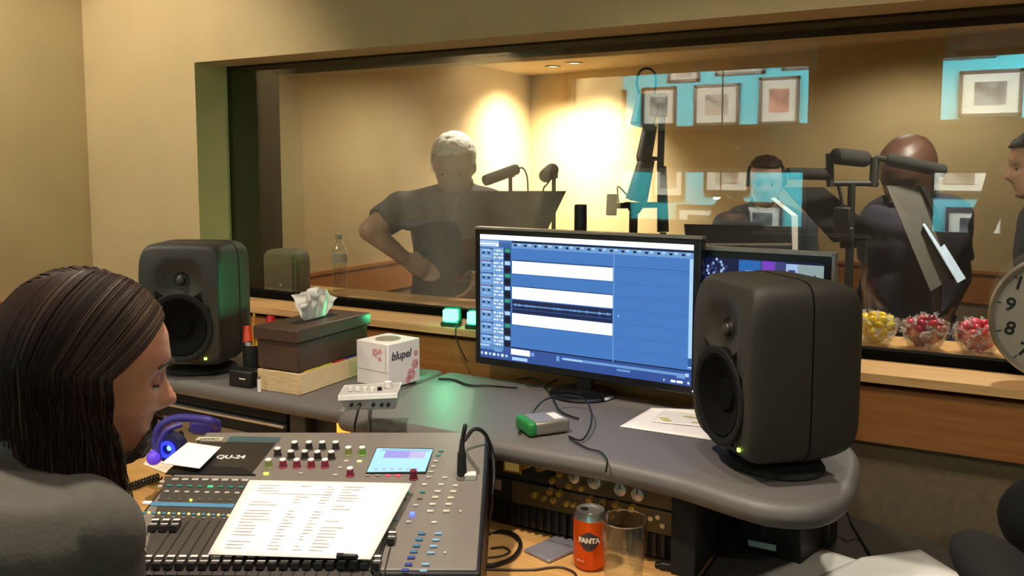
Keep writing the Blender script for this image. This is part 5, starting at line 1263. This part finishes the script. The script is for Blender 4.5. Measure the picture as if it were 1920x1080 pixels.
# woman at the right edge, in profile facing left
loc = Vector((D(1985, 300, 2.9).x, D(1985, 300, 2.9).y, 0)); rz = rad(97); LM = lcl(loc, rz); hcw2 = LM(D(1949, 305, 2.86))
J = {k: Vector(v)*(.93 if k[:2] not in ('hn', 'ht', 'hd') else 1) for k, v in STAND.items()}; dz = hcw2.z-(J['neck'].z+.185)
for k in J:
    if k[:2] not in ('hn', 'ht', 'hd') and J[k].z > .88: J[k].z += dz
pW = Person('person with tied back dark hair in profile at the right edge, in a dark top', loc, rz, J, .008, .94, HM(hcw2, 0, rad(8)), .90)
h = pW.hc; k = (pW.nm == 'head') & (((h[:, 2] > .058) & (h[:, 1] < .085)) | ((h[:, 1] < .02) & (h[:, 2] > -.02)) | ((h[:, 1] < -.03) & (h[:, 2] > -.07)))
paint_std(pW, SKIN3); pW.shell('hair', k, .010, HAIRB, .004, 50); shirt(pW, mat('black_top', '#17151a', .9), 1.8, nk=.2); pW.eyes()
pony = MB(); c0 = pW.headM
pony.tube([c0 @ Vector((0, -.10, .02)), c0 @ Vector((0, -.135, .0)), c0 @ Vector((0, -.145, -.08)), c0 @ Vector((0, -.13, -.17))], lambda t: .026*(1-.6*t), 12).build('ponytail', HAIRB, pW.root)
# the photographer, out of frame but mirrored in the glass
loc = Vector((.26, -.40, 0)); rz = rad(20); J = {k: Vector(v)*(1.05 if k[:2] not in ('hn', 'ht', 'hd') else 1) for k, v in STAND.items()}
J['el_r'] = Vector((.27, .06, 1.22)); J['wr_r'] = Vector((.13, .26, 1.40)); J['el_l'] = Vector((-.27, .06, 1.22)); J['wr_l'] = Vector((-.13, .26, 1.40)); J['hd_r'] = Vector((-.2, .4, .8)); J['hd_l'] = Vector((.2, .4, .8)); J['hn_r'] = Vector((-1, 0, 0)); J['hn_l'] = Vector((1, 0, 0)); J['ht_r'] = Vector((0, 0, 1)); J['ht_l'] = Vector((0, 0, 1))
pP = Person('standing person in dark clothes mirrored faintly in the glass at the right', loc, rz, J, .011, 1.02, HM((0, .03, 1.76), 0, 0), 1.12)
paint_std(pP, SKIN); shirt(pP, mat('dark_jumper', '#1b1a1c', .9), 1.9, nk=.3); h = pP.hc
pP.shell('hair', (pP.nm == 'head') & ((h[:, 2] > .062) | (h[:, 1] < .01)), .012, HAIRB, .004, 40); pP.eyes()
# ================================================================== BOOTH EQUIPMENT
STB = mat('stand_black', '#14130f', .6); DESKB = mat('music_desk_black', '#171410', .85, spec=.2)
def tripod(t, x, y, z, r=.012, foot=.26):
    MB().cyl((x, y, .16), (x, y, z), r, n=12).build('pole', STB, t)
    for i in range(3):
        a = 2*PI*i/3+.4; MB().tube([(x, y, .22), (x+foot*.6*math.cos(a), y+foot*.6*math.sin(a), .08), (x+foot*math.cos(a), y+foot*math.sin(a), .011)], .009, 8).build('leg', STB, t)
def music_stand(label, c, w, hgt, yaw, tilt, base=None, lipd=.05, m=DESKB):
    """c = centre of desk plate in world"""
    c = Vector(c); t = thing('music_stand', label, 'music stand', (c.x, c.y, 0), yaw)
    R = Matrix.Rotation(tilt, 3, 'X')
    MB().box(Vector((0, 0, c.z)), (w, .004, hgt), R).build('desk_plate', m, t)
    MB().box(Vector((0, 0, c.z))+R @ Vector((0, -lipd/2, -hgt/2)), (w, lipd, .004), R).build('lip', m, t)
    bx, by = (0, .05) if base is None else base
    tripod(t, bx, by, c.z-.05); MB().cyl((bx, by, c.z-.06), (0, 0, c.z-.02), .014, n=10).build('bracket', STB, t)
    return t
def mic(t, p0, p1, r, foam=True, name='microphone_body'):
    p0, p1 = Vector(p0), Vector(p1)
    b = MB(); d = (p1-p0); ax = d.normalized(); L = d.length
    q = Vector((0, 0, 1)).rotation_difference(ax).to_matrix()
    b.lathe([(.0008, 0), (r*.6, .003), (r*.93, r*.35), (r, r*.8), (r, L-r*.7), (r*.9, L-r*.3), (r*.55, L-.002), (.0008, L)], 24, M=q)
    return b.build(name, mat('foam_black', '#191712', .95, bump=.4, scale=200) if foam else mat('mic_grey', '#3a3733', .4, metal=.4), t, loc=p0)
# wide black desk in front of the white haired man
lp = [D(866, 358, 3.19), D(1062, 358, 3.26), D(1025, 434, 3.19)]
t = thing('music_stand', 'wide black music desk in front of the white haired person, slanting at its right edge', 'music stand', (lp[0].x*.5+lp[1].x*.5, lp[0].y*.5+lp[1].y*.5, 0))
o = t.location; A, B_ = lp[0]-o, lp[1]-o; C_ = D(1022, 440, 3.13)-o; E_ = D(845, 440, 3.19)-o; nn = (B_-A).cross(E_-A).normalized()*.006
MB().add([A, B_, C_, E_, A+nn, B_+nn, C_+nn, E_+nn], [(0, 1, 2, 3), (4, 5, 6, 7), (0, 1, 5, 4), (1, 2, 6, 5), (2, 3, 7, 6), (3, 0, 4, 7)]).build('desk_plate', DESKB, t, smooth=False)
MB().box((C_+E_)/2-Vector((0, -.02, .0)), ((C_-E_).length, .05, .006), Euler((0, 0, math.atan2((C_-E_).y, (C_-E_).x)))).build('lip', DESKB, t, smooth=False)
tripod(t, .0, .09, A.z-.03); MB().cyl((0, .09, A.z-.06), (0, .0, A.z-.09), .014, n=10).build('bracket', STB, t)
# two microphones above that desk
def micstand(label, tip, tail, post_px, post_top, d, r, foam=True, cable=None):
    pb = D(post_px, 420, d); t = thing('microphone', label, 'microphone', (pb.x, pb.y, 0)); o = t.location
    mic(t, D(*tip)-o, D(*tail)-o, r, foam)
    top = D(post_px, post_top, d)-o; tripod(t, 0, 0, top.z, .009, .22)
    MB().box(top, (.03, .03, .03)).build('clip', STB, t, bevel=.004)
    if cable: MB().tube([D(*q)-o for q in cable], .004, 6).build('cable', STB, t)
    return t
micstand('shotgun microphone pointing down left above the wide black music desk', (906, 340, 3.60), (972, 316, 3.70), 957, 326, 3.68, .024, True, [(968, 318, 3.70), (980, 315, 3.71), (988, 330, 3.72), (990, 360, 3.72), (990, 420, 3.70)])
micstand('round headed small microphone right of the shotgun microphone', (1020, 332, 3.54), (1038, 316, 3.64), 1038, 328, 3.6, .029, True, [(1036, 332, 3.6), (1026, 345, 3.58), (1018, 360, 3.58), (1018, 420, 3.6)])
# tall studio microphone assembly
pb = D(1222, 430, 3.45); t = thing('studio_microphone', 'tall studio microphone with cable loop and two poles in the middle of the booth', 'microphone', (pb.x, pb.y, 0)); o = t.location; W = lambda x, y, d=3.45: D(x, y, d)-o
GM = mat('greyed_metal', '#3c3a34', .5, metal=.3)
MB().tube([W(1200, 180), W(1194, 158), W(1198, 137), W(1211, 128), W(1225, 134), W(1230, 150), W(1227, 180)], .005, 8).build('cable_loop', STB, t)
MB().cyl(W(1204, 236), W(1214, 180), .050, .042, n=24).build('microphone_head', GM, t, bevel=.004)
MB().cyl(W(1240, 218), W(1243, 176), .024, n=16).build('counterweight', STB, t, bevel=.004)
MB().box(W(1222, 186), (.11, .03, .04)).build('clamp', STB, t, bevel=.004)
MB().cyl(W(1207, 298), W(1219, 236), .033, .028, n=24).build('body_tube', GM, t)
MB().cyl(W(1213, 301), W(1213, 295), .042, n=24).build('flange', STB, t)
MB().cyl(W(1193, 376), W(1212, 300), .045, .034, n=24).build('lower_body', GM, t)
MB().cyl(W(1238, 320), W(1242, 190), .014, n=14).build('side_rod', STB, t)
MB().cyl(W(1243, 435), W(1241, 312), .024, .018, n=16).build('boom_pole', STB, t)
MB().cyl(W(1146, 404), W(1148, 364), .022, n=18).build('boom_weight', GM, t, bevel=.004)
MB().cyl(W(1150, 386), W(1236, 384), .012, n=12).build('cross_bar', STB, t)
MB().tube([W(1160, 380), W(1158, 350), W(1172, 362), W(1185, 376)], .0035, 6).build('cable', STB, t)
MB().cyl(W(1190, 400), W(1191, 380), .018, .045, n=18).build('joint', STB, t)
for a in (0, .05): MB().cyl(W(1181+a*160, 560), W(1184+a*160, 395), .009, n=10).build('pole', STB, t)
MB().cyl((W(1243, 435).x, W(1243, 435).y, .02), W(1243, 436), .014, n=12).build('pole', STB, t)
MB().cyl((W(1215, 435).x, W(1215, 435).y, 0), (W(1215, 435).x, W(1215, 435).y, .025), .2, n=32).build('base', STB, t)
MB().cyl((W(1215, 435).x, W(1215, 435).y, .02), W(1215, 560), .014, n=12).build('pole', STB, t)
MB().cyl(W(1181, 558), W(1245, 558), .012, n=10).build('lower_bar', STB, t)
# dark slanted music desk (middle right) with white sheets
A, B_, C_, E_ = D(1470, 351, 2.80), D(1545, 351, 2.82), D(1662, 447, 2.76), D(1562, 452, 2.74)
t = thing('music_stand', 'dark slanted music desk behind the right monitor, below the black foam microphone', 'music stand', (D(1590, 440, 2.80).x, D(1590, 440, 2.80).y, 0)); o = t.location
def plate_world(name, pts, th, m, t):
    P = [Vector(p)-t.location for p in pts]; nn = (P[1]-P[0]).cross(P[-1]-P[0]).normalized()*th; n = len(P)
    return MB().add(P+[p+nn for p in P], [tuple(range(n)), tuple(range(2*n-1, n-1, -1))]+[(i, (i+1) % n, n+(i+1) % n, n+i) for i in range(n)]).build(name, m, t, smooth=False)
plate_world('desk_plate', (A, B_, C_, E_), .005, DESKB, t)
plate_world('lip', (E_, C_, C_+Vector((.0, -.045, .012)), E_+Vector((0, -.045, .012))), .004, DESKB, t)
zt = D(1590, 440, 2.80).z; tripod(t, 0, .02, zt-.02, .010, .16); MB().box((0, .02, zt+.0), (.05, .05, .09)).build('bracket', STB, t, bevel=.006)
s_ = thing('sheet_music', 'white sheet edge hanging off the left of the dark slanted music desk', 'paper', D(1465, 400, 2.60)); 
plate_world('page', (D(1445, 372, 2.60), D(1453, 370, 2.60), D(1496, 404, 2.58), D(1484, 404, 2.58)), .002, PAPER, s_); plate_world('page', (D(1484, 404, 2.58), D(1496, 404, 2.58), D(1496, 470, 2.58), D(1486, 470, 2.58)), .002, PAPER, s_)
# low wide desk plate behind the monitors
t = thing('music_stand', 'low wide black desk plate just above the top edge of the second screen', 'music stand', (D(1385, 440, 3.3).x, D(1385, 440, 3.3).y, 0)); o = t.location
plate_world('desk_plate', (D(1283, 420, 3.3), D(1480, 424, 3.3), D(1484, 456, 3.24), D(1287, 456, 3.24)), .006, DESKB, t)
plate_world('lip', (D(1287, 456, 3.24), D(1484, 456, 3.24), D(1484, 459, 3.16), D(1287, 459, 3.16)), .004, mat('warm_grey_edge', '#6e6459', .6), t)
tripod(t, 0, .05, D(1385, 440, 3.3).z-.02); MB().box((0, .025, D(1385, 440, 3.3).z-.03), (.05, .05, .06)).build('bracket', STB, t)
# stand with three foam microphones
pb = D(1597, 500, 2.68); t = thing('microphone_stand', 'black stand with a wide cross bar carrying three foam microphones', 'microphone stand', (pb.x, pb.y, 0)); o = t.location; W = lambda x, y, d=2.68: D(x, y, d)-o
MB().cyl((0, 0, .02), W(1597, 345), .012, n=14).build('pole', STB, t); MB().cyl((0, 0, 0), (0, 0, .022), .16, n=32).build('base', STB, t)
MB().cyl(W(1552, 344), W(1646, 344), .009, n=12).build('cross_bar', STB, t)
MB().cyl(W(1637, 350), W(1641, 296), .014, n=12).build('upright', STB, t)
MB().cyl(W(1557, 350), W(1555, 288), .012, n=12).build('upright', STB, t)
MB().box(W(1580, 415), (.05, .05, .09)).build('clamp', STB, t, bevel=.006); MB().tube([W(1572, 348), W(1578, 380), W(1572, 420), W(1590, 470), W(1585, 540)], .006, 6).build('cable', STB, t)
MB().box(W(1588, 440), (.04, .05, .05)).build('clamp', STB, t, bevel=.006)
for lb, tip, tail, r in (('black foam microphone pointing left, over the dark slanted music desk', (1473, 325, 2.65), (1560, 327, 2.68), .019),
                         ('short black microphone on top of the cross bar stand', (1562, 292, 2.65), (1627, 299, 2.71), .026)):
    k = thing('microphone', lb, 'microphone', D(*tail)); mic(k, D(*tip)-k.location, Vector((0, 0, 0)), r)
    MB().cyl(Vector((0, 0, 0)), (W(1556, 330) if r < .02 else W(1638, 300))+o-k.location, .008, n=10).build('clip', STB, k)
k = thing('microphone', 'long black microphone crossing in front of the bald head', 'microphone', D(1700, 304, 2.64))
mic(k, D(1776, 322, 2.60)-k.location, D(1660, 298, 2.66)-k.location, .020); MB().cyl(D(1668, 300, 2.65)-k.location, W(1641, 296)+o-k.location, .009, n=10).build('arm', STB, k)
# tall folder-like music stand in front of the bald man, seen almost edge on
t = thing('music_stand', 'tall steep dark music desk in front of the bald person', 'music stand', (D(1745, 500, 2.59).x, D(1745, 500, 2.59).y+.0, 0)); o = t.location
GD = mat('grey_desk_back', '#4a443b', .7)
plate_world('desk_plate', (D(1662, 348, 2.66), D(1722, 350, 2.64), D(1786, 522, 2.54), D(1745, 546, 2.52)), .006, GD, t)
plate_world('side_plate', (D(1722, 348, 2.64), D(1738, 348, 2.76), D(1806, 522, 2.66), D(1786, 524, 2.54)), .005, DESKB, t)
zt = D(1745, 470, 2.59).z; tripod(t, .02, .06, zt-.1, .012, .2); MB().cyl((.02, .06, zt-.12), D(1745, 470, 2.60)-o, .012, n=10).build('bracket', STB, t)
s_ = thing('sheet_music', 'blue white sheet leaning on the steep music desk in front of the bald person', 'paper', D(1770, 470, 2.5))
plate_world('page', (D(1731, 420, 2.585), D(1743, 413, 2.67), D(1811, 522, 2.57), D(1797, 530, 2.48)), .003, mat('bluish_paper', '#c3d6ee', .7), s_)
# black office chair at the lower right corner
q = D(1990, 1020, 1.25); oc = thing('office_chair', 'black office chair with rounded backrest and armrest at the lower right corner', 'chair', (q.x+.40, q.y-.15, 0), rad(175))
office_chair(oc, .47, 0, False)
o = oc.location; RI = Matrix.Rotation(-rad(175), 3, 'Z'); W = lambda x, y, d: RI @ (D(x, y, d)-o)
bb = MB(); b0 = W(2080, 1000, 1.30)
bb.ball(b0, (.15, .05, .10), 30, 16); bb.build('headrest', BLACKM, oc)
MB().tube([(0, -.05, .42), (b0.x*.6, b0.y*.8, .50), (b0.x, b0.y, .62), (b0.x, b0.y, b0.z)], .02, 10).build('back_bracket', BLACK, oc)
MB().ball(W(1878, 1080, 1.22), (.055, .14, .035), 24, 14, (RI @ Matrix.Rotation(rad(20), 3, 'Z'))).build('armrest', mat('charcoal_pad', '#171513', .8), oc)
aw = W(1885, 1090, 1.22); MB().tube([(aw.x, aw.y, aw.z-.02), (aw.x*.9, aw.y*.6, .55), (0, 0, .44)], .016, 10).build('armrest_post', BLACK, oc)
# ================================================================== LIGHTS
K = 1.0
downlight('ceiling_light', (-2.52, 1.0, ZC-.001), 'recessed ceiling downlight over the left loudspeaker', 105*K, 84, (-2.56, 2.05, 1.42), .05)
downlight('ceiling_light', (-1.0, .9, ZC-.001), 'recessed ceiling downlight over the mixing console', 125*K, 75, (-.98, 1.15, 0), .05, (1, .86, .72))
downlight('ceiling_light', (-.5, 1.3, ZC-.001), 'recessed ceiling downlight over the right end of the desk', 30*K, 110, (-.55, 1.4, 0), .05)
downlight('ceiling_light', (.25, 1.15, ZC-.001), 'added ceiling downlight over the dark side counter', 36*K, 110, (.1, 1.5, 0), .05)  # added to brighten the sheets on the counter
downlight('ceiling_light', (-2.62, -.65, ZC-.001), 'added ceiling downlight at the rear left of the control room', 170*K, 140, (-2.8, -.65, 0), .06)  # added wall washer: the wall it brightens mirrors as a veil
downlight('ceiling_light', (.9, -.5, ZC-.001), 'recessed ceiling downlight at the rear right of the control room', 55*K, 120, (-.2, 1.0, .6), .06)
# booth
downlight('booth_light', (-2.15, 4.35, BC-.001), 'booth downlight in the ceiling corner near the left wall', 210*K, 125, (-2.5, 4.42, .8), .03, blend=1)
downlight('booth_light', (-1.98, 4.27, BC-.001), 'booth downlight in the ceiling corner near the back wall', 190*K, 112, (-2.12, 4.66, .8), .03, blend=1)
downlight('booth_light', (-.35, 3.75, BC-.001), 'booth downlight above the bald person', 24*K, 150, (-.4, 4.1, 0), .04)
downlight('booth_light', (-1.85, 3.15, BC-.001), 'booth downlight above the white haired person', 42*K, 160, (-1.9, 3.15, 0), .04)
downlight('booth_light', (-.05, 2.78, BC-.001), 'added booth downlight over the bowls of sweets', 65*K, 120, (-.1, 2.55, 0), .04)  # added lamp that brightens the sweets
# corridor
for x in (-2.2, -.9, .5):
    light('corridor_light', 'AREA', (x, -2.2, 2.42), 165*K, (.97, 1, .96), .9, (x, -2.9, 1.5), sy=.3)
w_ = bpy.data.worlds.new('world'); sc.world = w_; w_.use_nodes = True
w_.node_tree.nodes['Background'].inputs[0].default_value = (1, .85, .65, 1); w_.node_tree.nodes['Background'].inputs[1].default_value = .02
vs_ = sc.view_settings; vs_.view_transform = 'Standard'; vs_.look = 'None'; vs_.exposure = 0; vs_.gamma = 1; vs_.use_curve_mapping = False
sc.cycles.use_denoising = True; sc.cycles.transparent_max_bounces = 24; sc.cycles.max_bounces = 8
